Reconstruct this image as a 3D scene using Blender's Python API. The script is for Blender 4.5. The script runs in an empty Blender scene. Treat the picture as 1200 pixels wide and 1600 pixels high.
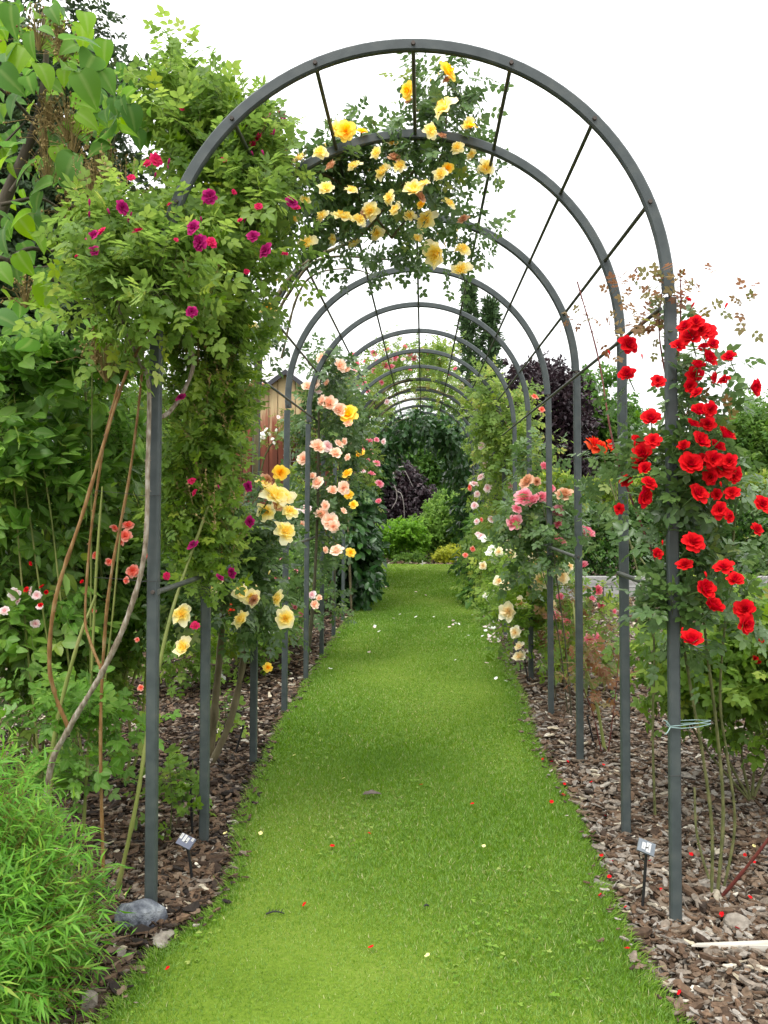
import bpy, math, random
import numpy as np
from mathutils import Matrix, Vector

rng = np.random.default_rng(11)
random.seed(5)
SC = bpy.context.scene
COL = SC.collection
F = 1350.0; VX = 660.0; HY = 780.0; CAMZ = 1.615
PI = math.pi


def at(px, py, y):
    return np.array([(px - VX) * y / F, y, CAMZ - (py - HY) * y / F])


def on_ground(px, py, z=0.0):
    y = (CAMZ - z) * F / (py - HY)
    return np.array([(px - VX) * y / F, y, z])


# ------------------------------------------------------------------ materials
def new_mat(name):
    m = bpy.data.materials.new(name); m.use_nodes = True
    m.node_tree.nodes.clear()
    return m, m.node_tree.nodes, m.node_tree.links


def ramp_node(N, stops, interp='LINEAR'):
    r = N.new('ShaderNodeValToRGB'); r.color_ramp.interpolation = interp
    e = r.color_ramp.elements
    while len(e) > 1: e.remove(e[-1])
    e[0].position = stops[0][0]; e[0].color = (*stops[0][1], 1)
    for p, c in stops[1:]:
        x = e.new(p); x.color = (*c, 1)
    return r


def leaf_mat(name, stops, trans=0.42, rough=0.48, spec=0.32, back=1.25, vein=0.0, bsat=.86):
    m, N, L = new_mat(name)
    at_ = N.new('ShaderNodeAttribute'); at_.attribute_name = 'rnd'
    r = ramp_node(N, stops); L.new(at_.outputs['Fac'], r.inputs[0])
    col = r.outputs[0]
    if vein:
        uv = N.new('ShaderNodeAttribute'); uv.attribute_name = 'mid'
        mp = N.new('ShaderNodeMapRange'); mp.inputs[1].default_value = 0; mp.inputs[2].default_value = 0.25
        mp.inputs[3].default_value = vein; mp.inputs[4].default_value = 0
        L.new(uv.outputs['Fac'], mp.inputs[0])
        mx = N.new('ShaderNodeMix'); mx.data_type = 'RGBA'
        L.new(mp.outputs[0], mx.inputs[0]); L.new(col, mx.inputs[6]); mx.inputs[7].default_value = (.30, .38, .14, 1)
        col = mx.outputs[2]
    geo = N.new('ShaderNodeNewGeometry')
    hs = N.new('ShaderNodeHueSaturation'); hs.inputs['Value'].default_value = back; hs.inputs['Saturation'].default_value = bsat
    L.new(col, hs.inputs['Color'])
    mb = N.new('ShaderNodeMix'); mb.data_type = 'RGBA'
    L.new(geo.outputs['Backfacing'], mb.inputs[0]); L.new(col, mb.inputs[6]); L.new(hs.outputs[0], mb.inputs[7])
    col = mb.outputs[2]
    p = N.new('ShaderNodeBsdfPrincipled'); L.new(col, p.inputs['Base Color'])
    p.inputs['Roughness'].default_value = rough; p.inputs['Specular IOR Level'].default_value = spec
    t = N.new('ShaderNodeBsdfTranslucent')
    h2 = N.new('ShaderNodeHueSaturation'); h2.inputs['Value'].default_value = 1.7; h2.inputs['Saturation'].default_value = 1.1
    h2.inputs['Hue'].default_value = .49
    L.new(col, h2.inputs['Color']); L.new(h2.outputs[0], t.inputs['Color'])
    s = N.new('ShaderNodeMixShader'); s.inputs[0].default_value = trans
    L.new(p.outputs[0], s.inputs[1]); L.new(t.outputs[0], s.inputs[2])
    o = N.new('ShaderNodeOutputMaterial'); L.new(s.outputs[0], o.inputs[0])
    return m


def noise_mat(name, stops, scale=20, detail=6, rough=.8, spec=.3, bump=.0, stretch=None, metallic=0, bscale=None, dist=0.002):
    m, N, L = new_mat(name)
    tc = N.new('ShaderNodeTexCoord')
    mp = N.new('ShaderNodeMapping'); L.new(tc.outputs['Object'], mp.inputs[0])
    if stretch: mp.inputs['Scale'].default_value = stretch
    n = N.new('ShaderNodeTexNoise'); n.inputs['Scale'].default_value = scale; n.inputs['Detail'].default_value = detail
    L.new(mp.outputs[0], n.inputs[0])
    r = ramp_node(N, stops); L.new(n.outputs[0], r.inputs[0])
    p = N.new('ShaderNodeBsdfPrincipled'); L.new(r.outputs[0], p.inputs['Base Color'])
    p.inputs['Roughness'].default_value = rough; p.inputs['Specular IOR Level'].default_value = spec
    p.inputs['Metallic'].default_value = metallic
    if bump:
        n2 = N.new('ShaderNodeTexNoise'); n2.inputs['Scale'].default_value = bscale or scale * 2; n2.inputs['Detail'].default_value = 8
        L.new(mp.outputs[0], n2.inputs[0])
        b = N.new('ShaderNodeBump'); b.inputs['Strength'].default_value = bump; b.inputs['Distance'].default_value = dist
        L.new(n2.outputs[0], b.inputs['Height']); L.new(b.outputs[0], p.inputs['Normal'])
    o = N.new('ShaderNodeOutputMaterial'); L.new(p.outputs[0], o.inputs[0])
    return m


def G(r, g, b): return (r, g, b)


M = {}
# leaf materials: stops run over the per-leaf random number
M['rose_fresh'] = leaf_mat('rose_leaf_fresh', [(0, G(.060, .122, .017)), (.5, G(.122, .222, .026)), (.85, G(.205, .305, .035)), (1, G(.31, .36, .055))])
M['rose_grey'] = leaf_mat('rose_leaf_glossy', [(0, G(.038, .08, .022)), (.5, G(.068, .135, .034)), (.85, G(.115, .20, .05)), (.95, G(.20, .26, .05)), (1, G(.34, .30, .04))], trans=.28, rough=.38, spec=.42)
M['rose_yellowgreen'] = leaf_mat('rose_leaf_yellow_green', [(0, G(.065, .13, .02)), (.5, G(.13, .215, .03)), (.85, G(.23, .30, .05)), (.95, G(.28, .22, .06)), (1, G(.30, .15, .06))])
M['rose_red'] = leaf_mat('rose_leaf_reddish', [(0, G(.12, .05, .03)), (.4, G(.20, .10, .04)), (.7, G(.16, .15, .05)), (1, G(.09, .14, .05))])
M['big_leaf'] = leaf_mat('big_heart_leaf', [(0, G(.08, .18, .04)), (.35, G(.08, .19, .04)), (.7, G(.13, .27, .03)), (1, G(.20, .35, .03))], trans=.46, rough=.55, spec=.22, vein=.35, back=1.0, bsat=.95)
M['shrub_dark'] = leaf_mat('shrub_leaf_dark', [(0, G(.055, .125, .018)), (.5, G(.10, .205, .026)), (.88, G(.17, .30, .035)), (1, G(.28, .34, .05))], trans=.36, rough=.42, spec=.4, vein=.28)
M['shrub_bright'] = leaf_mat('shrub_leaf_bright', [(0, G(.07, .17, .025)), (.5, G(.12, .26, .035)), (.9, G(.20, .35, .05)), (1, G(.36, .36, .08))], vein=.25)
M['willow'] = leaf_mat('narrow_leaf', [(0, G(.06, .18, .02)), (.5, G(.11, .28, .025)), (.85, G(.19, .36, .04)), (1, G(.30, .38, .07))], trans=.35)
M['tree_dark'] = leaf_mat('tree_leaf_dark', [(0, G(.025, .055, .02)), (.6, G(.045, .085, .03)), (1, G(.09, .12, .04))], trans=.2)
M['tree_mid'] = leaf_mat('tree_leaf_mid', [(0, G(.035, .095, .013)), (.6, G(.075, .18, .022)), (1, G(.16, .28, .035))], trans=.33)
M['tree_light'] = leaf_mat('tree_leaf_light', [(0, G(.05, .13, .02)), (.6, G(.11, .21, .03)), (1, G(.19, .29, .05))], trans=.3)
M['conifer'] = leaf_mat('conifer_spray', [(0, G(.03, .065, .022)), (.6, G(.05, .105, .032)), (1, G(.09, .16, .05))], trans=.1)
M['copper'] = leaf_mat('copper_leaf', [(0, G(.014, .008, .012)), (.6, G(.03, .017, .022)), (1, G(.075, .045, .05))], trans=.12, rough=.4)
M['round'] = leaf_mat('round_bush_leaf', [(0, G(.065, .14, .022)), (.55, G(.13, .25, .035)), (1, G(.24, .36, .07))])
M['lime'] = leaf_mat('lime_leaf', [(0, G(.08, .19, .015)), (.5, G(.14, .30, .02)), (1, G(.22, .40, .04))])
M['gold'] = leaf_mat('golden_leaf', [(0, G(.16, .20, .02)), (.5, G(.32, .36, .03)), (1, G(.48, .50, .05))])
M['hedge_dark'] = leaf_mat('hedge_leaf_dark', [(0, G(.02, .055, .01)), (.6, G(.045, .12, .018)), (1, G(.10, .22, .03))], trans=.25, rough=.35, spec=.5)
M['hedge_lime'] = leaf_mat('hedge_leaf_lime', [(0, G(.09, .17, .02)), (.6, G(.20, .28, .035)), (1, G(.32, .36, .06))])
M['ivy'] = leaf_mat('ivy_leaf', [(0, G(.015, .05, .012)), (.6, G(.03, .095, .02)), (1, G(.065, .16, .03))], trans=.2, rough=.35, spec=.5)
M['grass'] = leaf_mat('grass_blade', [(0, G(.072, .165, .010)), (.4, G(.130, .256, .018)), (.72, G(.192, .305, .038)), (.9, G(.29, .345, .09)), (1, G(.42, .38, .20))], trans=.3, rough=.5, spec=.3)
M['seed'] = leaf_mat('dry_seed_head', [(0, G(.14, .10, .03)), (.6, G(.26, .19, .07)), (1, G(.36, .28, .12))], trans=.05, rough=.9)


def petal_mat(name, inner, outer, edge=None, trans=.3, rough=.75):
    m = leaf_mat(name, [(0, inner), (.6, outer), (1, edge or outer)], trans=trans, rough=rough, spec=.12, back=1.0, bsat=1.0)
    return m


M['p_red'] = petal_mat('petal_red', G(.26, .001, .004), G(.56, .004, .008), G(.70, .012, .014), trans=.2)  # deeper inner red, darkened further to paint shading between the petal layers
M['p_purple'] = petal_mat('petal_purple', G(.34, .01, .10), G(.27, .008, .10), G(.42, .02, .14), trans=.2)
M['p_magenta'] = petal_mat('petal_magenta', G(.62, .10, .18), G(.55, .015, .09), G(.62, .03, .12), trans=.25)
M['p_yellow'] = petal_mat('petal_yellow', G(.86, .62, .07), G(.93, .82, .28), G(.96, .91, .62))
M['p_gold'] = petal_mat('petal_golden', G(.90, .52, .02), G(.93, .66, .05), G(.94, .76, .16))
M['p_peach'] = petal_mat('petal_peach', G(.78, .44, .25), G(.87, .62, .46), G(.92, .78, .66))
M['p_pink'] = petal_mat('petal_pink', G(.66, .12, .16), G(.72, .22, .28), G(.80, .42, .46))
M['p_palepink'] = petal_mat('petal_pale_pink', G(.74, .40, .42), G(.82, .62, .62), G(.86, .78, .76))
M['p_cream'] = petal_mat('petal_cream', G(.80, .60, .28), G(.84, .74, .50), G(.86, .82, .66))
M['p_white'] = petal_mat('petal_white', G(.80, .76, .60), G(.85, .84, .80), G(.88, .88, .86))
M['p_coral'] = petal_mat('petal_coral', G(.72, .14, .08), G(.78, .20, .14), G(.82, .38, .30))
M['p_orange'] = petal_mat('petal_orange_red', G(.55, .02, .01), G(.68, .05, .02), G(.74, .12, .04))
M['p_dead'] = petal_mat('petal_faded', G(.38, .17, .07), G(.54, .29, .15), G(.64, .42, .28))
M['calyx'] = leaf_mat('calyx_green', [(0, G(.06, .12, .03)), (1, G(.10, .17, .05))], trans=.1)

M['steel'] = noise_mat('grey_painted_steel', [(.3, G(.040, .051, .052)), (.52, G(.054, .067, .067)), (.66, G(.066, .078, .075)), (.76, G(.088, .094, .084)), (.84, G(.10, .085, .062))], scale=17, detail=8, rough=.5, spec=.4, bump=.25, bscale=160, dist=.001)
M['steel_rod'] = noise_mat('grey_steel_rod', [(.3, G(.045, .052, .045)), (.7, G(.075, .082, .066))], scale=14, rough=.55, spec=.4)
M['bolt'] = noise_mat('dull_bolt', [(.3, G(.05, .045, .04)), (.7, G(.09, .07, .06))], scale=40, rough=.6)
M['cane_orange'] = noise_mat('orange_brown_cane', [(.3, G(.13, .065, .022)), (.5, G(.22, .115, .038)), (.66, G(.27, .18, .08)), (.8, G(.36, .31, .24))], scale=55, detail=10, rough=.65, bump=.6, stretch=(1, 1, .35))
M['cane_grey'] = noise_mat('grey_cane', [(.3, G(.10, .075, .05)), (.5, G(.22, .18, .13)), (.7, G(.36, .33, .28)), (.9, G(.50, .48, .44))], scale=60, detail=10, rough=.85, bump=.7, stretch=(1, 1, .4))
M['cane_brown'] = noise_mat('mossy_brown_cane', [(.3, G(.07, .06, .03)), (.5, G(.15, .125, .07)), (.75, G(.22, .19, .11))], scale=18, detail=8, rough=.85, bump=.6, stretch=(1, 1, .4))
M['cane_green'] = noise_mat('green_cane', [(.3, G(.12, .15, .035)), (.55, G(.20, .23, .06)), (.8, G(.24, .22, .09))], scale=14, rough=.5, stretch=(1, 1, .3))
M['cane_moss'] = noise_mat('mossy_green_cane', [(.3, G(.06, .065, .022)), (.5, G(.11, .12, .04)), (.7, G(.17, .165, .07))], scale=50, detail=9, rough=.75, bump=.5, stretch=(1, 1, .4))
M['cane_dark'] = noise_mat('dark_cane', [(.3, G(.035, .035, .02)), (.7, G(.08, .075, .04))], scale=18, rough=.8)
M['cane_red'] = noise_mat('dark_red_cane', [(.3, G(.10, .02, .02)), (.7, G(.16, .045, .03))], scale=14, rough=.5)
M['twig'] = noise_mat('twig', [(.3, G(.06, .075, .025)), (.7, G(.11, .12, .04))], scale=14, rough=.7)
M['bark'] = noise_mat('tree_bark', [(.3, G(.05, .042, .03)), (.6, G(.10, .085, .06)), (.8, G(.15, .135, .10))], scale=9, detail=9, rough=.9, bump=.8, stretch=(1, 1, .25), dist=.02)
M['pale_bark'] = noise_mat('pale_branch', [(.3, G(.20, .18, .16)), (.7, G(.34, .32, .29))], scale=9, rough=.8)
M['rock'] = noise_mat('blue_grey_rock', [(.25, G(.035, .04, .055)), (.43, G(.10, .11, .13)), (.56, G(.17, .185, .205)), (.74, G(.30, .315, .33))], scale=22, detail=10, rough=.85, bump=1.0, bscale=60, dist=.016)
M['stone_tan'] = noise_mat('tan_stone', [(.3, G(.12, .10, .08)), (.6, G(.26, .23, .19)), (.8, G(.40, .38, .34))], scale=26, detail=10, rough=.9, bump=.9, bscale=70, dist=.006)
M['plate'] = noise_mat('slate_blue_plastic', [(.3, G(.10, .11, .16)), (.7, G(.15, .16, .21))], scale=8, rough=.4)
M['plate_grey'] = noise_mat('grey_plastic', [(.3, G(.12, .14, .16)), (.7, G(.17, .19, .21))], scale=8, rough=.4)
M['strip'] = noise_mat('white_label_tape', [(.3, G(.46, .46, .45)), (.7, G(.54, .54, .53))], scale=30, rough=.5)
M['ink'] = noise_mat('black_ink', [(.3, G(.03, .03, .03)), (.7, G(.05, .05, .05))], scale=30, rough=.6)
M['black'] = noise_mat('black_plastic', [(.3, G(.012, .012, .013)), (.7, G(.025, .025, .026))], scale=12, rough=.45)
M['twine'] = noise_mat('pale_blue_twine', [(.3, G(.20, .31, .30)), (.7, G(.30, .42, .40))], scale=200, rough=.8)
M['wire'] = noise_mat('dark_wire', [(.3, G(.03, .03, .03)), (.7, G(.06, .055, .05))], scale=30, rough=.5)
M['sleeper'] = noise_mat('weathered_grey_timber', [(.25, G(.16, .155, .15)), (.5, G(.29, .285, .275)), (.75, G(.40, .395, .385))], scale=3.0, detail=10, rough=.9, bump=.6, stretch=(.5, 5, 5), dist=.01)
M['trellis'] = noise_mat('weathered_trellis_wood', [(.3, G(.24, .22, .19)), (.7, G(.38, .35, .31))], scale=12, rough=.85)
M['verge'] = noise_mat('dark_verge_board', [(.3, G(.035, .037, .042)), (.7, G(.06, .06, .068))], scale=6, rough=.7)
M['tiles'] = noise_mat('red_roof_tile', [(.3, G(.16, .055, .03)), (.6, G(.28, .10, .06)), (.8, G(.34, .15, .10))], scale=4, detail=8, rough=.85, bump=.6)
M['dead_leaf'] = noise_mat('grey_brown_dead_leaf', [(.3, G(.07, .055, .045)), (.6, G(.15, .12, .10)), (.8, G(.21, .18, .16))], scale=25, rough=.8)
M['wood_pale'] = noise_mat('bleached_wood', [(.25, G(.30, .27, .22)), (.6, G(.55, .52, .46)), (.8, G(.66, .64, .60))], scale=10, detail=9, rough=.8, stretch=(.3, 5, 5), bump=.4)


def shed_mat():
    m, N, L = new_mat('peeling_red_boards')
    tc = N.new('ShaderNodeTexCoord')
    mp = N.new('ShaderNodeMapping'); mp.inputs['Scale'].default_value = (7, 7, .55); L.new(tc.outputs['Object'], mp.inputs[0])
    n = N.new('ShaderNodeTexNoise'); n.inputs['Scale'].default_value = 2.2; n.inputs['Detail'].default_value = 9; n.inputs['Roughness'].default_value = .65
    L.new(mp.outputs[0], n.inputs[0])
    sp = N.new('ShaderNodeSeparateXYZ'); L.new(tc.outputs['Object'], sp.inputs[0])
    mr = N.new('ShaderNodeMapRange'); mr.inputs[1].default_value = 2.2; mr.inputs[2].default_value = 3.5
    mr.inputs[3].default_value = -.26; mr.inputs[4].default_value = .32; L.new(sp.outputs['Z'], mr.inputs[0])
    ad = N.new('ShaderNodeMath'); ad.operation = 'ADD'; L.new(n.outputs[0], ad.inputs[0]); L.new(mr.outputs[0], ad.inputs[1])
    r = ramp_node(N, [(.22, G(.13, .035, .018)), (.42, G(.22, .06, .03)), (.52, G(.30, .13, .075)), (.60, G(.44, .31, .17)), (.8, G(.52, .41, .22))])
    L.new(ad.outputs[0], r.inputs[0])
    # dark joints between boards are real grooves in the mesh, so only wear is coloured here
    p = N.new('ShaderNodeBsdfPrincipled'); L.new(r.outputs[0], p.inputs['Base Color']); p.inputs['Roughness'].default_value = .85
    o = N.new('ShaderNodeOutputMaterial'); L.new(p.outputs[0], o.inputs[0])
    return m


M['shed'] = shed_mat()


def ground_mat(name, stops, s1, s2, bump, dist):
    m, N, L = new_mat(name)
    tc = N.new('ShaderNodeTexCoord')
    a = N.new('ShaderNodeTexNoise'); a.inputs['Scale'].default_value = s1; a.inputs['Detail'].default_value = 10
    b = N.new('ShaderNodeTexNoise'); b.inputs['Scale'].default_value = s2; b.inputs['Detail'].default_value = 6
    L.new(tc.outputs['Object'], a.inputs[0]); L.new(tc.outputs['Object'], b.inputs[0])
    mx = N.new('ShaderNodeMix'); mx.data_type = 'FLOAT'; mx.inputs[0].default_value = .45
    L.new(a.outputs[0], mx.inputs[2]); L.new(b.outputs[0], mx.inputs[3])
    r = ramp_node(N, stops); L.new(mx.outputs[0], r.inputs[0])
    p = N.new('ShaderNodeBsdfPrincipled'); L.new(r.outputs[0], p.inputs['Base Color']); p.inputs['Roughness'].default_value = .95
    p.inputs['Specular IOR Level'].default_value = .15
    bp = N.new('ShaderNodeBump'); bp.inputs['Strength'].default_value = bump; bp.inputs['Distance'].default_value = dist
    L.new(b.outputs[0], bp.inputs['Height']); L.new(bp.outputs[0], p.inputs['Normal'])
    o = N.new('ShaderNodeOutputMaterial'); L.new(p.outputs[0], o.inputs[0])
    return m


M['soil'] = ground_mat('bark_soil', [(.3, G(.025, .016, .010)), (.5, G(.06, .04, .027)), (.66, G(.12, .085, .06)), (.8, G(.20, .16, .12))], 9, 90, .9, .02)
M['lawn'] = ground_mat('lawn_turf', [(.3, G(.075, .13, .010)), (.5, G(.12, .19, .018)), (.7, G(.17, .22, .04))], 1.6, 70, .6, .02)


def chip_mat():
    m, N, L = new_mat('bark_chip')
    at_ = N.new('ShaderNodeAttribute'); at_.attribute_name = 'rnd'
    r = ramp_node(N, [(0, G(.018, .013, .010)), (.2, G(.055, .034, .021)), (.38, G(.12, .074, .044)), (.52, G(.15, .115, .082)), (.68, G(.195, .172, .145)), (.84, G(.28, .255, .22)), (.95, G(.38, .33, .23)), (1, G(.54, .50, .42))])
    L.new(at_.outputs['Fac'], r.inputs[0])
    tc = N.new('ShaderNodeTexCoord')
    n = N.new('ShaderNodeTexNoise'); n.inputs['Scale'].default_value = 60; n.inputs['Detail'].default_value = 6; L.new(tc.outputs['Object'], n.inputs[0])
    hs = N.new('ShaderNodeHueSaturation'); L.new(r.outputs[0], hs.inputs['Color'])
    mr = N.new('ShaderNodeMapRange'); mr.inputs[1].default_value = .3; mr.inputs[2].default_value = .7; mr.inputs[3].default_value = .6; mr.inputs[4].default_value = 1.4
    L.new(n.outputs[0], mr.inputs[0]); L.new(mr.outputs[0], hs.inputs['Value'])
    p = N.new('ShaderNodeBsdfPrincipled'); L.new(hs.outputs[0], p.inputs['Base Color']); p.inputs['Roughness'].default_value = .8
    p.inputs['Specular IOR Level'].default_value = .25
    b = N.new('ShaderNodeBump'); b.inputs['Strength'].default_value = .5; b.inputs['Distance'].default_value = .004
    L.new(n.outputs[0], b.inputs['Height']); L.new(b.outputs[0], p.inputs['Normal'])
    o = N.new('ShaderNodeOutputMaterial'); L.new(p.outputs[0], o.inputs[0])
    return m


M['chip'] = chip_mat()


# ------------------------------------------------------------------ mesh helpers
class Buf:
    """collects vertices and faces; build() links them as ONE mesh object"""
    def __init__(s): s.V = []; s.F = []; s.R = []; s.Mi = []; s.Mid = []; s.n = 0

    def add(s, V, faces, rnd=None, mi=0, mid=None):
        V = np.asarray(V, float).reshape(-1, 3)
        if isinstance(faces, list):
            groups = {}
            for f in faces: groups.setdefault(len(f), []).append(f)
            faces = [np.array(g, int) for g in groups.values()]
        elif not isinstance(faces, tuple): faces = [faces]
        for g in faces:
            s.F.append(np.asarray(g, int) + s.n); s.Mi.append(np.full(len(g), mi, int))
        s.V.append(V)
        s.R.append(np.full(len(V), .5) if rnd is None else np.broadcast_to(np.asarray(rnd, float), (len(V),)))
        s.Mid.append(np.ones(len(V)) if mid is None else np.broadcast_to(mid, (len(V),)))
        s.n += len(V)
        return s

    def mesh(s, name, mats, smooth=True):
        V = np.concatenate(s.V); me = bpy.data.meshes.new(name)
        me.vertices.add(len(V)); me.vertices.foreach_set('co', V.astype(np.float32).ravel())
        loops = np.concatenate([f.ravel() for f in s.F]); cnt = np.concatenate([np.full(len(f), f.shape[1]) for f in s.F])
        me.loops.add(len(loops)); me.loops.foreach_set('vertex_index', loops.astype(np.int32))
        me.polygons.add(len(cnt)); st = np.concatenate([[0], np.cumsum(cnt)[:-1]])
        me.polygons.foreach_set('loop_start', st.astype(np.int32))
        me.polygons.foreach_set('material_index', np.concatenate(s.Mi).astype(np.int32))
        a = me.attributes.new('rnd', 'FLOAT', 'POINT'); a.data.foreach_set('value', np.concatenate(s.R).astype(np.float32))
        a = me.attributes.new('mid', 'FLOAT', 'POINT'); a.data.foreach_set('value', np.concatenate(s.Mid).astype(np.float32))
        me.update(calc_edges=True)
        me.polygons.foreach_set('use_smooth', np.full(len(cnt), smooth))
        for m in (mats if isinstance(mats, (list, tuple)) else [mats]): me.materials.append(m)
        return me

    def build(s, name, mats, parent=None, smooth=True, origin=None):
        if not s.V: return None
        me = s.mesh(name, mats, smooth)
        return link(name, me, parent)


def link(name, me, parent=None):
    o = bpy.data.objects.new(name, me); COL.objects.link(o)
    if parent is not None: attach(o, parent)
    return o


def attach(o, parent):
    o.parent = parent   # children keep their coordinates in the world
    if parent.type == 'EMPTY': o.matrix_parent_inverse = Matrix.Translation(parent.location).inverted()


def tag(o, label, cat, group=None, kind=None):
    o['label'] = label; o['category'] = cat
    if group: o['group'] = group
    if kind: o['kind'] = kind
    return o


def thing(name, loc, label, cat, group=None):
    o = bpy.data.objects.new(name, None); COL.objects.link(o)
    o.location = tuple(float(v) for v in loc); o.empty_display_size = .1
    return tag(o, label, cat, group)


def norm(v):
    return v / np.maximum(np.linalg.norm(v, axis=-1, keepdims=True), 1e-9)


def frames(d, n):
    d = norm(d); s = np.cross(d, n); s = norm(s); n = np.cross(s, d)
    return np.stack([s, d, n], axis=2)


def instances(buf, tmpl, pos, R, scale, rnd=None, mi=0):
    V0, faces, mid = tmpl
    N = len(pos)
    if N == 0: return
    scale = np.asarray(scale, float)
    if scale.ndim == 1: scale = scale[:, None]
    S = np.broadcast_to(scale, (N, 3))
    V = np.einsum('nij,nvj->nvi', R, V0[None] * S[:, None, :]) + pos[:, None, :]
    k = len(V0); off = (np.arange(N) * k)
    fs = tuple((g[None] + off[:, None, None]).reshape(-1, g.shape[1]) for g in faces)
    if rnd is None: rnd = rng.random(N)
    buf.add(V.reshape(-1, 3), fs, np.repeat(rnd, k), mi, np.tile(mid, N))


def leaf_t(w=.5, fold=.25, curve=.25, prof=((.3, .85), (.65, .8)), tipx=1.0):
    """leaf along +Y, unit length, with a folded midrib"""
    V = [(0, 0, 0)]; mid = [0.]
    for y, ww in prof:
        hw = w * .5 * ww; z = -curve * y * y
        V += [(-hw, y, z + fold * hw), (0, y, z), (hw, y, z + fold * hw)]; mid += [1, 0, 1]
    V.append((0, tipx, -curve)); mid.append(.4)
    n = len(prof); tris = [(0, 2, 1), (0, 3, 2)]; quads = []
    for i in range(n - 1):
        a = 1 + 3 * i; b = a + 3
        quads += [(a, a + 1, b + 1, b), (a + 1, a + 2, b + 2, b + 1)]
    a = 1 + 3 * (n - 1); t = len(V) - 1
    tris += [(a, a + 1, t), (a + 1, a + 2, t)]
    f = [np.array(tris)]
    if quads: f.append(np.array(quads))
    return np.array(V, float), tuple(f), np.array(mid)


def merge_t(parts):
    """parts: list of (tmpl, matrix3x3, offset)"""
    V = []; fs = {}; mid = []; n = 0
    for (v, f, m), A, o in parts:
        V.append(v @ np.asarray(A).T + np.asarray(o)); mid.append(m)
        for g in f: fs.setdefault(g.shape[1], []).append(g + n)
        n += len(v)
    return np.concatenate(V), tuple(np.concatenate(g) for g in fs.values()), np.concatenate(mid)


def rz(a): c, s = math.cos(a), math.sin(a); return np.array([[c, -s, 0], [s, c, 0], [0, 0, 1.]])
def rx(a): c, s = math.cos(a), math.sin(a); return np.array([[1, 0, 0], [0, c, -s], [0, s, c]])
def ry(a): c, s = math.cos(a), math.sin(a); return np.array([[c, 0, s], [0, 1, 0], [-s, 0, c]])


L_OVAL = leaf_t(.62, .3, .18, ((.22, .8), (.55, 1.0), (.82, .62)))
L_LANCE = leaf_t(.36, .3, .3, ((.25, .9), (.6, .85)))
L_NARROW = leaf_t(.14, .4, .3, ((.4, 1.0),))
L_DIAMOND = leaf_t(.6, .3, .1, ((.45, 1.0),))
L_HEART = leaf_t(.86, .26, .42, ((-.06, .50), (.06, .86), (.22, 1.0), (.42, .95), (.62, .72), (.82, .36), (.93, .12)))
PETIOLE = (np.array([(-.008, 0, 0), (.008, 0, 0), (.004, .6, 0)]), (np.array([(0, 1, 2)]),), np.zeros(3))


def compound(leaflet, n_pairs, size, spread=1.05):
    parts = [(PETIOLE, np.eye(3), (0, 0, 0)), (leaflet, np.eye(3) * size, (0, .58, 0))]
    for i in range(n_pairs):
        y = .52 - .27 * i; s = size * (.92 - .14 * i)
        for sg in (-1, 1):
            parts.append((leaflet, rz(sg * spread) @ ry(sg * .15) * s, (0, y, 0)))
    return merge_t(parts)


R_LEAF = compound(leaf_t(.62, .3, .12, ((.25, .85), (.62, .95))), 2, .40, 1.15)
R_LEAF7 = compound(leaf_t(.5, .3, .12, ((.3, .95), (.65, .8))), 3, .38)
TRIFOIL = merge_t([(L_OVAL, np.eye(3) * .6, (0, .4, 0)), (L_OVAL, rz(1.1) * .55, (0, .35, 0)), (L_OVAL, rz(-1.1) * .55, (0, .35, 0)), (PETIOLE, np.eye(3), (0, 0, 0))])


def spray_t(seed, n=6, leaf=L_DIAMOND, s=.55, flat=.5):
    r = np.random.default_rng(seed); parts = []
    for i in range(n):
        A = rz(r.uniform(-1.5, 1.5)) @ rx(r.uniform(-flat, flat)) @ ry(r.uniform(-.7, .7))
        parts.append((leaf, A * s * r.uniform(.7, 1.1), (r.uniform(-.2, .2), r.uniform(0, .6), r.uniform(-.15, .15))))
    return merge_t(parts)


SPRAYS = [spray_t(i) for i in range(4)]
SPRAYS_L = [spray_t(20 + i, 6, L_LANCE, .6) for i in range(3)]


def catmull(P, k=6):
    P = np.asarray(P, float)
    if len(P) < 3:
        t = np.linspace(0, 1, k + 1)[:, None]; return P[0] * (1 - t) + P[-1] * t
    Q = np.vstack([2 * P[0] - P[1], P, 2 * P[-1] - P[-2]]); out = []
    for i in range(len(P) - 1):
        a, b, c, d = Q[i:i + 4]
        for t in np.linspace(0, 1, k, endpoint=False):
            out.append(.5 * (2 * b + (c - a) * t + (2 * a - 5 * b + 4 * c - d) * t * t + (3 * b - a - 3 * c + d) * t ** 3))
    out.append(P[-1]); return np.array(out)


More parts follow.
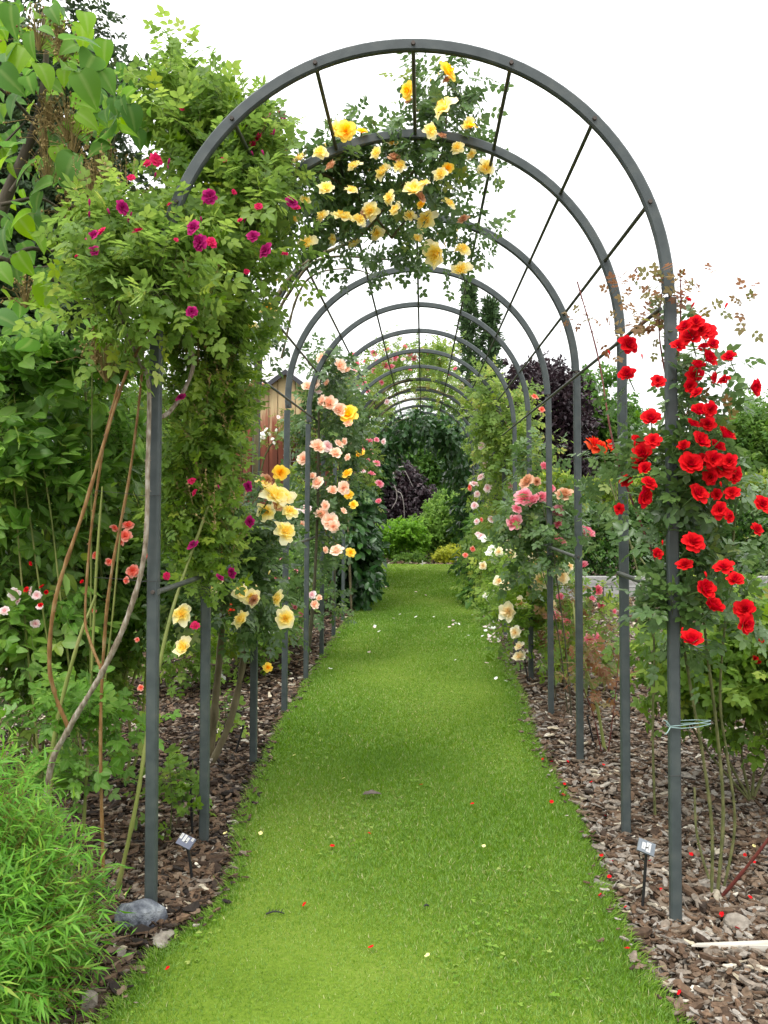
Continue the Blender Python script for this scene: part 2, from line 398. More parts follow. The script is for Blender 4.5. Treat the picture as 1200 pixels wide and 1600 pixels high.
def tube(buf, P, r0, r1=None, sides=7, smooth_k=6, mi=0, wob=0., cap=True):
    P = catmull(P, smooth_k) if smooth_k else np.asarray(P, float)
    r1 = r0 if r1 is None else r1
    n = len(P); T = norm(np.gradient(P, axis=0))
    rad = np.linspace(r0, r1, n)
    if wob: rad = rad * (1 + wob * rng.standard_normal(n)).clip(.6, 1.5)
    up = np.array([0, 1., 0]) if abs(T[0][1]) < .9 else np.array([1., 0, 0])
    V = []
    a = np.linspace(0, 2 * PI, sides, endpoint=False)
    s = np.cross(T[0], up); s /= np.linalg.norm(s)
    for i in range(n):
        s = s - T[i] * (s @ T[i]); s /= max(np.linalg.norm(s), 1e-9); b = np.cross(T[i], s)
        V.append(P[i] + rad[i] * (np.cos(a)[:, None] * s + np.sin(a)[:, None] * b))
    V = np.concatenate(V); q = []
    for i in range(n - 1):
        for j in range(sides):
            j2 = (j + 1) % sides
            q.append((i * sides + j, i * sides + j2, (i + 1) * sides + j2, (i + 1) * sides + j))
    faces = [np.array(q)]
    buf.add(V, tuple(faces), mi=mi)
    if cap:
        buf.add(V[:sides], [tuple(reversed(range(sides)))], mi=mi); buf.add(V[-sides:], [tuple(range(sides))], mi=mi)
    return P


def twigs(buf, P, r):
    """P: N x K x 3 polylines, drawn as three-sided tapering twigs"""
    N, K, _ = P.shape
    if N == 0: return
    T = norm(P[:, -1] - P[:, 0]); up = np.where(np.abs(T[:, 2:3]) > .9, np.array([[1., 0, 0]]), np.array([[0, 0, 1.]]))
    s = norm(np.cross(T, up)); b = np.cross(T, s)
    ang = np.array([0, 2.1, 4.2])
    ring = np.cos(ang)[None, :, None] * s[:, None] + np.sin(ang)[None, :, None] * b[:, None]
    rr = np.linspace(1, .35, K) * 1.0
    V = P[:, :, None, :] + ring[:, None] * (np.asarray(r).reshape(-1, 1) * rr)[:, :, None, None]
    q = []
    for i in range(K - 1):
        for j in range(3): q.append((i * 3 + j, i * 3 + (j + 1) % 3, (i + 1) * 3 + (j + 1) % 3, (i + 1) * 3 + j))
    q = np.array(q); off = np.arange(N) * K * 3
    buf.add(V.reshape(-1, 3), (q[None] + off[:, None, None]).reshape(-1, 4))


def ell(px, py, y, rxp, ryp, dy, w=None):
    c = at(px, py, y); r = np.array([rxp * y / F, dy, ryp * y / F])
    return c, r, (w if w is not None else rxp * ryp)


def sample_ells(ells, n, clump=0, spread=.3, shell=.5):
    """points in ellipsoids (optionally gathered round clump centres) and their outward directions"""
    W = np.array([e[2] for e in ells], float); W /= W.sum()
    C = np.array([e[0] for e in ells]); R = np.array([e[1] for e in ells])
    def raw(k, sh):
        i = rng.choice(len(ells), k, p=W); d = norm(rng.standard_normal((k, 3)))
        rad = rng.random(k) ** sh
        return i, C[i] + d * R[i] * rad[:, None], d
    if clump:
        i, P, d = raw(clump, shell); j = rng.integers(0, clump, n)
        dd = norm(rng.standard_normal((n, 3))) * (rng.random(n) ** .45)[:, None]
        pts = P[j] + dd * R[i[j]] * spread
        out = norm(.6 * dd + .7 * d[j])
        return pts, out
    i, P, d = raw(n, shell)
    return P, d


def foliage(buf, twbuf, ells, n_shoots, length, leaves, size, tmpls, up=.45, out=.6, rand=.6, droop=.15, clump=0, spread=.35,
            shell=.5, face=.7, twr=.0015, aim=None, bias=(0, 0, 0), rmul=(0, 1), zmin=.02):
    P0, O = sample_ells(ells, n_shoots, clump, spread, shell)
    D = norm(O * out + np.array([0, 0, up]) + np.array(bias) + rng.standard_normal((n_shoots, 3)) * rand * .6)
    Ls = rng.uniform(*length, n_shoots)
    t = np.linspace(.2, 1, leaves)
    P = P0[:, None] + D[:, None] * (Ls[:, None] * t)[:, :, None]
    P[:, :, 2] -= droop * Ls[:, None] * t ** 2
    if twbuf is not None and twr:
        tt = np.array([0, .5, 1.]); Q = P0[:, None] + D[:, None] * (Ls[:, None] * tt)[:, :, None]; Q[:, :, 2] -= droop * Ls[:, None] * tt ** 2
        twigs(twbuf, Q, np.full(n_shoots, twr))
    N = n_shoots * leaves
    P = P.reshape(-1, 3); Dd = np.repeat(D, leaves, 0); Oo = np.repeat(O, leaves, 0)
    ax = norm(np.cross(Dd, rng.standard_normal((N, 3))))
    tl = np.tile(t, n_shoots)[:, None]
    d = norm(Dd * (.35 + .5 * tl) + ax * (1.05 - .5 * tl) - np.array([0, 0, .25]) * droop * 4)
    nrm = np.array([0, 0, face]) + Oo * .45 + rng.standard_normal((N, 3)) * .38
    keep = P[:, 2] > zmin
    P, d, nrm = P[keep], d[keep], nrm[keep]; N = len(P)
    Rm = frames(d, nrm); sc = rng.uniform(*size, N)
    # colour varies by shoot and by leaf
    rs = np.repeat(rng.random(n_shoots), leaves)[keep]
    rnd = rmul[0] + (rmul[1] - rmul[0]) * (.55 * rs + .45 * rng.random(N))
    which = rng.integers(0, len(tmpls), N)
    for k, tm in enumerate(tmpls):
        s = which == k
        instances(buf, tm, P[s], Rm[s], sc[s], rnd[s])


# ------------------------------------------------------------------ rose blooms
def bloom_mesh(name, pm, rings, length, a0, a1, ruffle, seed, flat=1.0, stem=True, stamens=False):
    """rings: petals per ring; a0/a1: start/end tilt per ring (deg from the axis). Unit: outer radius about 0.5"""
    r = np.random.default_rng(seed); b = Buf(); nr = len(rings)
    wprof = np.array([.40, .80, 1.05, 1.12, .92]); nv = 5; us = np.linspace(-1, 1, 5)
    for i, n in enumerate(rings):
        t = i / max(nr - 1, 1)
        for k in range(n):
            L = length * (.62 + .38 * t) * r.uniform(.88, 1.1)
            th0 = math.radians(a0[i] + r.uniform(-5, 5)); th1 = math.radians(a1[i] + r.uniform(-12, 12))
            phi0 = 2 * PI * (k + r.uniform(-.15, .15)) / n + i * .7
            spread = (2 * PI / n) * (.80 if n > 3 else .72)
            rr = .012 + .02 * t; zz = 0; rad = []; zs = []
            for v in np.linspace(0, 1, nv):
                th = th0 + (th1 - th0) * v ** 1.3
                if v > 0: rr += L / (nv - 1) * math.sin(th); zz += L / (nv - 1) * math.cos(th)
                rad.append(max(rr, .008)); zs.append(zz)
            V = []; ph = r.uniform(0, 6.28)
            for j in range(nv):
                v = j / (nv - 1)
                for u in us:
                    # rounded tip: the middle of the petal reaches farther than its corners
                    back = (1 - abs(u) ** 2.6 * .20) if j == nv - 1 else (1 - abs(u) ** 3 * .05 if j == nv - 2 else 1)
                    R_ = rad[j] * back
                    f = phi0 + u * spread * wprof[j] * (.74 if j else .85)
                    z = zs[j] * (back ** .5) + ruffle * v * v * math.sin(3.1 * u + ph) * .5 + .04 * u * u * v
                    R_ += ruffle * v * v * math.cos(2.7 * u + ph) * .4
                    V.append((R_ * math.cos(f), R_ * math.sin(f), z * flat))
            q = [(j * 5 + c, j * 5 + c + 1, (j + 1) * 5 + c + 1, (j + 1) * 5 + c) for j in range(nv - 1) for c in range(4)]
            vv = np.repeat(np.linspace(0, 1, nv), 5)
            b.add(V, np.array(q), np.clip(.65 * t + .35 * vv + r.uniform(-.12, .12), 0, 1))
    if stamens:
        for k in range(16):
            a = r.uniform(0, 6.28); q = r.uniform(.02, .08); p = np.array([q * math.cos(a), q * math.sin(a), .0])
            b.add([p, p + (.012, 0, 0), p + (.4 * p[0], .4 * p[1], .12)], [(0, 1, 2)], 0.)
    # calyx and a short stem
    for k in range(5):
        a = k * 1.2566; c, s = math.cos(a), math.sin(a)
        b.add([(0, 0, -.05), (.09 * c - .04 * s, .09 * s + .04 * c, .0), (.28 * c, .28 * s, -.05), (.09 * c + .04 * s, .09 * s - .04 * c, .0)], [(0, 3, 2, 1)], .4, 1)
    if stem: tube(b, [(0, 0, .02), (.01, .0, -.25), (.06, .03, -.9)], .035, .025, 5, 2, mi=1)
    return b.mesh(name, [pm, M['calyx']])


def op(a, seed): k = (.74, .90, 1.0, .56)[seed // 31 % 4]; return [x * k for x in a]


def full_rose(name, pm, seed, size=1.0):
    return bloom_mesh(name, pm, [3, 5, 5, 6, 7], .50, [4, 10, 18, 30, 48], op([-8, 14, 40, 68, 94], seed), .06, seed)


def loose_rose(name, pm, seed):
    return bloom_mesh(name, pm, [4, 5, 6, 6], .50, [12, 25, 42, 62], op([26, 52, 78, 108], seed), .17, seed, stamens=True)


def flat_rose(name, pm, seed):
    return bloom_mesh(name, pm, [4, 6, 7], .48, [15, 40, 60], [40, 72, 98], .07, seed, stamens=True)


def cabbage_rose(name, pm, seed):
    return bloom_mesh(name, pm, [5, 6, 7, 8, 7], .46, [4, 12, 22, 36, 52], op([2, 14, 34, 60, 90], seed), .08, seed)


def bud_mesh(name, pm, seed):
    return bloom_mesh(name, pm, [3, 4], .62, [24, 30], [-24, -14], .02, seed)


BL = {}
for nm, fn, pm, k in (('red', full_rose, 'p_red', 4), ('purple', flat_rose, 'p_purple', 3), ('magenta', flat_rose, 'p_magenta', 2), ('yellow', loose_rose, 'p_yellow', 4),
                      ('gold', full_rose, 'p_gold', 2), ('peach', cabbage_rose, 'p_peach', 4), ('pink', cabbage_rose, 'p_pink', 3), ('palepink', flat_rose, 'p_palepink', 2),
                      ('cream', loose_rose, 'p_cream', 3), ('white', flat_rose, 'p_white', 2), ('coral', flat_rose, 'p_coral', 2), ('orange', loose_rose, 'p_orange', 2), ('dead', cabbage_rose, 'p_dead', 2)):
    BL[nm] = [fn('bloom', M[pm], 31 * (i + 1) + len(nm)) for i in range(k)]

BUD = {k: bud_mesh('bud', M['p_' + k], 7) for k in ('red', 'purple', 'yellow', 'peach', 'pink', 'cream')}


def buds(parent, kind, lst, n, y, off=0.):
    for _ in range(n):
        t = random.choice(lst); yy = (t[3] if len(t) > 3 else y) + off
        o = link('bud', BUD[kind], parent); a = Vector((random.uniform(-.5, .5), random.uniform(-.5, .2), 1)); o.rotation_mode = 'QUATERNION'; o.rotation_quaternion = a.to_track_quat('Z', 'Y')
        o.location = tuple(at(t[0] + random.uniform(-34, 34) * 4 / yy, t[1] - random.uniform(0, 34) * 4 / yy, yy)); k_ = random.uniform(.024, .036); o.scale = (k_, k_, k_ * 1.2)


def bloom(parent, kind, pos, diam, axis=None):
    me = BL[kind][random.randrange(len(BL[kind]))]
    o = link('bloom', me, parent)
    if axis is None:
        axis = Vector((random.uniform(-.7, .7), -random.uniform(.25, 1.1), random.uniform(-.15, 1.0)))
    o.rotation_mode = 'QUATERNION'
    q = Vector(axis).to_track_quat('Z', 'Y'); sp = Vector((0, 0, 1)); 
    from mathutils import Quaternion
    o.rotation_quaternion = q @ Quaternion((0, 0, 1), random.uniform(0, 6.28))
    o.location = tuple(float(v) for v in pos)
    s = diam / .92
    o.scale = (s, s, s * random.uniform(.85, 1.1))
    return o


def blooms(parent, kind, lst, y, dy=.1, off=0., grow=1.05):
    for t in lst:
        px, py, d = t[:3]; yy = (t[3] if len(t) > 3 else y) + random.uniform(-dy, dy) + off
        bloom(parent, kind, at(px, py, yy), d * grow * yy / F)


# ------------------------------------------------------------------ setting: ground, lawn, grass, mulch
LEFT = np.array([(1.0, -1.35), (2.2, -1.12), (2.66, -.985), (3.07, -.955), (3.25, -.86), (3.45, -.80), (3.9, -.83), (4.2, -.90), (4.95, -.955), (6.6, -1.02), (8.7, -1.02), (11.8, -.99), (15, -.93), (17.5, -.93), (18.6, -1.3), (19.3, -2.6), (20.2, -4.0), (21.4, -4.5)])
RIGHT = np.array([(1.0, .95), (2.2, .83), (2.66, .79), (2.99, .753), (3.52, .743), (3.96, .777), (4.45, .79), (5.07, .755), (5.9, .745), (7.03, .81), (8.7, .84), (11.5, .89), (13.6, .87), (17.4, .93), (18.6, 1.2), (19.3, 2.2), (20.2, 3.4), (21.4, 4.0)])


def lx(y): return np.interp(y, LEFT[:, 0], LEFT[:, 1])
def rx_(y): return np.interp(y, RIGHT[:, 0], RIGHT[:, 1])


def mound(x, y):
    return .012 * np.sin(2.1 * x + 1.3 * y) + .010 * np.sin(3.7 * y - 1.9 * x) + .006 * np.sin(9 * x + 5 * y)


b = Buf(); S_ = 420
b.add([(-S_, -30, -.03), (S_, -30, -.03), (S_, 600, -.03), (-S_, 600, -.03)], [(0, 1, 2, 3)])
o = b.build('ground', M['soil'], smooth=False); o['kind'] = 'structure'

ys = np.concatenate([np.arange(1.0, 8, .06), np.arange(8, 21.41, .2)])
nx = 24; V = []
for y in ys:
    a, c = lx(y) + .012 * math.sin(y * 23) + .01 * math.sin(y * 51), rx_(y) + .012 * math.sin(y * 27) + .01 * math.sin(y * 47)
    for i in range(nx + 1):
        t = i / nx; x = a + (c - a) * t
        V.append((x, y, .012 + .006 * math.sin(1.7 * x + y) - .02 * (abs(2 * t - 1) ** 14)))
q = [(r * (nx + 1) + c, r * (nx + 1) + c + 1, (r + 1) * (nx + 1) + c + 1, (r + 1) * (nx + 1) + c) for r in range(len(ys) - 1) for c in range(nx)]
b = Buf(); b.add(V, np.array(q)); o = b.build('lawn', M['lawn']); o['kind'] = 'structure'

BLADE = (np.array([(-.5, 0, 0), (.5, 0, 0), (-.38, .5, .0), (.38, .5, .0), (0, 1, .0)]), (np.array([(0, 1, 3, 2)]), np.array([(2, 3, 4)])), np.zeros(5))
gb = Buf()


def grass_band(y0, y1, dens, h, w):
    n = int(dens * (y1 - y0) * 2.0)
    y = rng.uniform(y0, y1, n); a, c = lx(y), rx_(y); n_keep = rng.random(n) < (c - a) / 2.0 if y1 < 18 else np.ones(n, bool)
    y, a, c = y[n_keep], a[n_keep], c[n_keep]; n = len(y)
    x = a + (c - a) * rng.random(n)
    # patches: slow waves change colour, height and dryness
    pat = .5 + .25 * np.sin(3.1 * x + 1.7 * y + 1.2 * np.sin(2.3 * y)) + .25 * np.sin(5.3 * x - 2.9 * y + 2 * np.sin(1.1 * x + .7 * y))
    H = rng.uniform(*h, n) * (.85 + .3 * pat)
    W = rng.uniform(*w, n)
    lean = rng.standard_normal((n, 2)) * .55
    d = norm(np.stack([lean[:, 0], lean[:, 1], np.ones(n)], 1))
    nn = np.stack([rng.standard_normal(n), rng.standard_normal(n) - .3, rng.random(n) * .4], 1)
    R = frames(d, nn)
    # bend: shear the tip by leaning template's normal
    pos = np.stack([x, y, np.full(n, .005)], 1)
    S = np.stack([W, H, H], 1)
    base = rng.random(n)
    pat2 = .5 + .5 * np.sin(1.3 * x + 2.2 * np.sin(.9 * y + .6) + 11 * np.sin(.35 * y)) * np.sin(2.1 * y + 1.5 * np.sin(2.2 * x))
    rnd = np.clip(.55 * base ** 1.2 + .24 * (1 - pat) * rng.random(n) + .24 * (pat2 - .30) * rng.random(n), 0, .9)
    dry = rng.random(n) < .03 + .09 * pat2 * (1 - pat); rnd[dry] = rng.uniform(.9, 1, dry.sum())
    T = (BLADE[0] + np.array([(0, 0, 0), (0, 0, 0), (0, 0, .06), (0, 0, .06), (0, -.06, .28)]), BLADE[1], BLADE[2])
    instances(gb, T, pos, R, S, rnd)


grass_band(1.6, 3.6, 36000, (.013, .031), (.002, .0036))
grass_band(3.6, 5.5, 25000, (.014, .032), (.0026, .0046))
grass_band(5.5, 9, 13500, (.016, .034), (.004, .0075))
grass_band(9, 14, 6800, (.016, .033), (.007, .012))
grass_band(14, 21.3, 3300, (.02, .036), (.012, .02))
# longer unmown blades along both edges
for edge, sg in ((lx, -1), (rx_, 1)):
    n = 10000; y = 1.8 + (rng.random(n) ** 1.6) * 14; x = edge(y) + sg * rng.normal(-.015, .02, n)
    d = norm(np.stack([sg * rng.uniform(-.3, 1.2, n), rng.normal(-.15, .5, n), np.ones(n)], 1)); H = rng.uniform(.022, .062, n)
    R = frames(d, np.stack([sg * -np.ones(n), rng.standard_normal(n) * .7, rng.random(n)], 1))
    T = (BLADE[0] + np.array([(0, 0, 0), (0, 0, 0), (0, 0, -.08), (0, 0, -.08), (0, -.1, -.35)]), BLADE[1], BLADE[2])
    W = rng.uniform(.0025, .004, n) * np.maximum(1, y / 5)
    instances(gb, T, np.stack([x, y, np.full(n, .002)], 1), R, np.stack([W, H, H], 1), rng.random(n) * .85)
# clover and tiny weeds in the turf
n = 3600; y = rng.uniform(2.0, 7.5, n); x = lx(y) + (rx_(y) - lx(y)) * rng.random(n)
sel = np.sin(4 * x + 2 * y) + np.sin(3 * y - 5 * x) > .5; x, y = x[sel], y[sel]; n = len(x)
d = norm(np.stack([rng.standard_normal(n), rng.standard_normal(n), .35 * np.ones(n)], 1))
instances(gb, TRIFOIL, np.stack([x, y, rng.uniform(.012, .03, n)], 1), frames(d, np.tile([0, 0, 1.], (n, 1)) + rng.standard_normal((n, 3)) * .2), rng.uniform(.014, .027, n), rng.uniform(.05, .9, n))
o = gb.build('grass', M['grass'], smooth=False)
tag(o, 'short mown green grass growing along the path under the arches', 'grass', kind='stuff')


def chip_t(seed):
    r = np.random.default_rng(seed); n = 4
    k = [r.uniform(.25, .5) for _ in range(n + 1)]; V = []
    bend = r.uniform(-.25, .25); tw = r.uniform(-.5, .5)
    for i in range(n + 1):
        t = i / n - .5; w = k[i] * (.45 if i in (0, n) else 1.0) * .5; th = r.uniform(.04, .09)
        zc = bend * (t * t * 4); ox = r.uniform(-.06, .06)
        c, s = math.cos(tw * t), math.sin(tw * t)
        for sx, sz in ((-1, -1), (1, -1), (1, 1), (-1, 1)):
            x = sx * w + ox; z = sz * th * (.6 if i in (0, n) else 1)
            V.append((x * c - z * s, t, x * s + z * c + zc * .3))
    q = [(i * 4 + j, i * 4 + (j + 1) % 4, (i + 1) * 4 + (j + 1) % 4, (i + 1) * 4 + j) for i in range(n) for j in range(4)]
    q += [(3, 2, 1, 0), (n * 4, n * 4 + 1, n * 4 + 2, n * 4 + 3)]
    return np.array(V), (np.array(q),), np.zeros(len(V))


CHIPS = [chip_t(i) for i in range(10)]
mb = Buf()


def mulch(n, x, y, size, grey, wid=(.6, 1.3), pale=.05, lift=0):
    z = mound(x, y) * (1 if not lift else 0) + rng.uniform(-.02, .022, n) * (1 if not lift else .2) + .004 + lift
    a = rng.uniform(0, 2 * PI, n)
    d = np.stack([np.cos(a), np.sin(a), rng.normal(0, .22, n)], 1)
    nn = np.tile([0, 0, 1.], (n, 1)) + rng.standard_normal((n, 3)) * .33
    R = frames(d, nn); L_ = rng.uniform(*size, n) * rng.uniform(.5, 1.2, n)
    S = np.stack([L_ * rng.uniform(*wid, n), L_, L_ * rng.uniform(.7, 1.4, n)], 1)
    rnd = np.clip(rng.beta(1.6, 2.0, n) * .8 + grey, 0, 1)
    hi = rng.random(n) < pale; rnd[hi] = rng.uniform(.85, 1, hi.sum())
    w = rng.integers(0, len(CHIPS), n)
    for k in range(len(CHIPS)):
        s = w == k; instances(mb, CHIPS[k], np.stack([x, y, z], 1)[s], R[s], S[s], rnd[s])


def region(n, side, y0, y1, x_out):
    y = rng.uniform(y0, y1, n)
    if side < 0:
        e = lx(y) - .02; x = e - rng.random(n) * (e + x_out)
    else:
        e = rx_(y) + .02; x = e + rng.random(n) * (x_out - e)
    return x, y


for side, grey in ((-1, -.10), (1, .10)):
    xo = 2.2 if side < 0 else 2.3
    for y0, y1, dens, size, x2 in ((1.6, 4.3, 3600, (.018, .07), xo), (4.3, 7, 2100, (.02, .075), 3.6), (7, 11, 1000, (.03, .095), 4.8), (11, 17, 330, (.06, .15), 8.0)):
        n = int(dens * (y1 - y0) * (x2 - .9)); x, y = region(n, side, y0, y1, x2); mulch(n, x, y, size, grey)
    n = 620; x, y = region(n, side, 1.8, 5, 2.0); mulch(n, x, y, (.07, .14), grey - .06, (.35, .9), .01)
    n = 230; y = 1.9 + rng.random(n) ** 1.4 * 10; x = (lx(y) if side < 0 else rx_(y)) - side * np.abs(rng.normal(0, .03, n)); mulch(n, x, y, (.015, .05), grey, lift=.022)
    n = 5000; x, y = region(n, side, 1.8, 4.5, 2.0); mulch(n, x, y, (.02, .06), grey + .1, (.12, .3))
# loose litter at the foot of the far shrubs
n = 1800; mulch(n, rng.uniform(-5, 5, n), rng.uniform(21.3, 23, n), (.08, .2), 0)
o = mb.build('bark_mulch', M['chip'], smooth=False)
tag(o, 'brown and grey bark chips covering the rose beds beside the grass path', 'bark mulch', kind='stuff')

# ------------------------------------------------------------------ the rose tunnel
CX = -.035; RM = .975; SPR = 2.373
HY_ = [3.3, 4.105]
while len(HY_) < 14: HY_.append(HY_[-1] + 1.196)


def box_sweep(buf, path, across, w, d, cham=.006):
    """sweep a chamfered box section; path Nx3 in the plane y=const, across: Nx3 unit vectors, w across, d along Y"""
    h, k = w / 2, d / 2; c = cham
    sec = [(-h + c, -k), (h - c, -k), (h, -k + c), (h, k - c), (h - c, k), (-h + c, k), (-h, k - c), (-h, -k + c)]
    V = []
    for p, a in zip(path, across):
        for u, v in sec: V.append(p + a * u + np.array([0, v, 0]))
    n = len(path); m = 8
    q = [(i * m + j, i * m + (j + 1) % m, (i + 1) * m + (j + 1) % m, (i + 1) * m + j) for i in range(n - 1) for j in range(m)]
    buf.add(V, np.array(q))
    buf.add(V[:m], [tuple(range(m))]); buf.add(V[-m:], [tuple(reversed(range(m)))])


tunnel = thing('rose_tunnel', (CX, HY_[0], 0), 'long tunnel of grey steel hoops on posts arching over the grass path', 'garden arch')
for hi, y in enumerate(HY_):
    hb = Buf(); e0, e1 = .03, -.075   # the hoop runs a little past the spring line, unevenly on the two sides
    A = np.linspace(e0, PI - e1 * .0 + .075, 56)
    path = np.stack([CX + RM * np.cos(A), np.full(len(A), y), SPR + RM * np.sin(A)], 1)
    acr = np.stack([np.cos(A), np.zeros(len(A)), np.sin(A)], 1)
    box_sweep(hb, path, acr, .046, .030)
    hoop = hb.build('hoop', M['steel'], tunnel, smooth=False)
    for sg in (-1, 1):
        zt = SPR + (.012 if sg > 0 else -.09)
        p = np.array([[CX + sg * 1.0, y, -.05], [CX + sg * .990, y, 1.2], [CX + sg * .978, y, zt]])
        pb = Buf(); box_sweep(pb, p + np.array([sg * .004, .004, 0]), np.tile([1., 0, 0], (3, 1)), .043, .036)
        pb.build('post', M['steel'], hoop, smooth=False)
    for k in range(7):
        a = PI / 2 + (k - 3) * PI / 8
        c = np.array([CX + RM * math.cos(a), y - .015, SPR + RM * math.sin(a)])
        bb = Buf(); tube(bb, [c + (0, .002, 0), c + (0, -.009, 0)], .0095, .0075, 8, 0)
        bb.build('bolt', M['bolt'], hoop, smooth=False)
    for sg in (-1, 1):
        for z in (1.262, SPR + (.02 if sg > 0 else -.055)):
            x = CX + sg * (.99 if z < 2 else .977)
            c = np.array([x, y - (.015 if z > 2 else .014), z])
            bb = Buf(); tube(bb, [c + (0, .002, 0), c + (0, -.009, 0)], .0085, .007, 8, 0)
            bb.build('bolt', M['bolt'], hoop, smooth=False)
for k in range(9):
    a = PI / 2 + (k - 4) * PI / 8
    rr = RM if 0 < k < 8 else RM - .03
    x, z = CX + rr * math.cos(a), SPR + rr * math.sin(a) + (0 if 0 < k < 8 else -.03)
    rb = Buf(); tube(rb, [(x, HY_[0] + .005, z), (x, HY_[-1] + .03, z)], .0085, .0085, 8, 0)
    rb.build('crossbar', M['steel_rod'], tunnel)
for sg, i0, i1 in ((-1, 0, 2), (-1, 3, 5), (1, 0, 1), (1, 2, 4)):
    x = CX + sg * .972
    rb = Buf(); tube(rb, [(x, HY_[i0] - .01, 1.262), (x, HY_[i1] + .02, 1.262)], .0115, .0115, 8, 0)
    rb.build('side_rail', M['steel_rod'], tunnel)


# ------------------------------------------------------------------ roses and shrubs
def canes(parent, lst, mat, name='cane', sides=7, thorns=0):
    for pts, r0, r1 in lst:
        b = Buf(); P = tube(b, pts, r0, r1, sides, 9, wob=.11)
        if thorns:
            n = int(thorns * len(P)); i = rng.integers(1, len(P) - 1, n)
            d = norm(rng.standard_normal((n, 3))); d[:, 2] = np.abs(d[:, 2]) * .3; rr = np.linspace(r0, r1, len(P))[i]
            instances(b, (np.array([(-.25, 0, -.35), (.25, 0, -.35), (0, 0, .5), (0, 1, -.2)]), (np.array([(0, 1, 3), (1, 2, 3), (2, 0, 3)]),), np.zeros(4)),
                      P[i] + d * rr[:, None] * .8, frames(d, np.tile([0, 0, 1.], (n, 1))), np.full(n, .008))
        b.build(name, mat, parent)


def path_px(*pts):
    return [at(*p) for p in pts]


# --- purple rambler, first hoop on the left
root = on_ground(70, 1300); root[1] = 3.35; root = np.array([-1.42, 3.35, 0.0])
pr = thing('climbing_rose', root, 'purple climbing rose covering the left of the front hoop', 'climbing rose', 'roses climbing the arch tunnel')
canes(pr, [
    (path_px((62, 1440, 3.3), (75, 1220, 3.3), (108, 1138, 3.28), (160, 1050, 3.26), (200, 962, 3.25), (226, 862, 3.25), (231, 720, 3.25), (232, 600, 3.26), (215, 560, 3.25), (190, 495, 3.22), (180, 440, 3.2)), .0125, .006),
    (path_px((232, 660, 3.3), (268, 640, 3.45), (300, 580, 3.5), (298, 520, 3.5), (310, 440, 3.5)), .010, .005)], M['cane_grey'], thorns=1.2)
canes(pr, [
    (path_px((107, 1138, 3.28), (86, 1085, 3.25), (77, 1030, 3.22), (88, 930, 3.2), (130, 800, 3.2), (163, 690, 3.2), (195, 590, 3.22), (232, 515, 3.25), (262, 450, 3.3)), .0085, .005),
    (path_px((160, 1050, 3.26), (140, 1000, 3.27), (133, 960, 3.28), (140, 850, 3.28), (152, 760, 3.25), (165, 680, 3.22), (185, 600, 3.2)), .006, .004),
    (path_px((162, 1385, 3.45), (157, 1160, 3.45), (163, 1000, 3.45), (175, 890, 3.42), (200, 757, 3.4), (216, 640, 3.38), (225, 540, 3.36)), .0072, .0045)], M['cane_orange'], thorns=.8)
canes(pr, [(path_px((183, 1392, 3.5), (212, 1260, 3.5), (236, 1110, 3.55), (262, 980, 3.6), (290, 890, 3.7), (330, 780, 3.8)), .009, .006),
           (path_px((75, 1290, 3.4), (85, 1150, 3.42), (120, 1010, 3.42), (150, 930, 3.45)), .010, .006),
           (path_px((130, 1300, 3.7), (140, 1120, 3.72), (150, 900, 3.7), (160, 760, 3.7)), .007, .005)], M['cane_green'], thorns=.5)
lb, tb = Buf(), Buf()
E = [ell(330, 300, 3.8, 75, 60, .2, 3800), ell(195, 375, 3.35, 52, 48, .22, 2600), ell(305, 405, 3.5, 72, 42, .2, 2900), ell(400, 255, 3.9, 42, 50, .25, 2300), ell(405, 375, 3.7, 26, 60, .25, 2000),
     ell(295, 190, 3.9, 45, 35, .25, 1700), ell(318, 520, 3.7, 40, 50, .18, 1700), ell(175, 475, 3.2, 36, 26, .15, 900), ell(245, 440, 3.14, 40, 30, .1, 1500)]
foliage(lb, tb, E, 840, (.10, .22), 5, (.07, .125), [R_LEAF, R_LEAF7, R_LEAF], clump=190, spread=.30, up=.35)
foliage(lb, tb, [ell(285, 185, 4.0, 40, 40, .2), ell(395, 250, 4.0, 50, 40, .2), ell(330, 250, 3.8, 60, 50, .2)], 150, (.15, .32), 7, (.08, .13), [R_LEAF], clump=30, up=.9, out=.35)
CUR = [ell(315, 560, 3.72, 62, 70, .16), ell(332, 640, 3.85, 46, 60, .16), ell(300, 690, 3.85, 48, 70, .16), ell(330, 740, 3.95, 46, 60, .16), ell(295, 800, 3.9, 42, 70, .14), ell(340, 840, 4.0, 46, 60, .14), ell(300, 900, 3.95, 40, 40, .12, 1000), ell(366, 560, 3.95, 24, 50, .12, 1100)]
foliage(lb, tb, CUR, 900, (.04, .12), 4, (.055, .10), [R_LEAF, R_LEAF7, R_LEAF], clump=170, spread=.42, up=.5, out=.4, droop=.2, rmul=(.15, 1))
foliage(tb, tb, CUR, 60, (.15, .35), 2, (.01, .02), [L_DIAMOND], up=1.0, out=.2, droop=.1, twr=.0022)
lb.build('foliage', M['rose_fresh'], pr); tb.build('twig', M['twig'], pr)
sb = Buf()   # spent hips and bracts, brownish
foliage(sb, sb, CUR[:6], 190, (.05, .11), 6, (.008, .016), [L_DIAMOND], up=1.2, out=.3, droop=0)
foliage(sb, sb, [ell(170, 290, 3.3, 60, 40, .2), ell(300, 460, 3.3, 60, 40, .2), ell(330, 620, 3.7, 60, 80, .2), ell(440, 240, 3.8, 40, 30, .2), ell(340, 780, 3.8, 60, 60, .2)], 150, (.05, .10), 6, (.010, .02), [L_DIAMOND], up=1.2, out=.3, droop=0)
sb.build('spent_bud', M['seed'], pr)
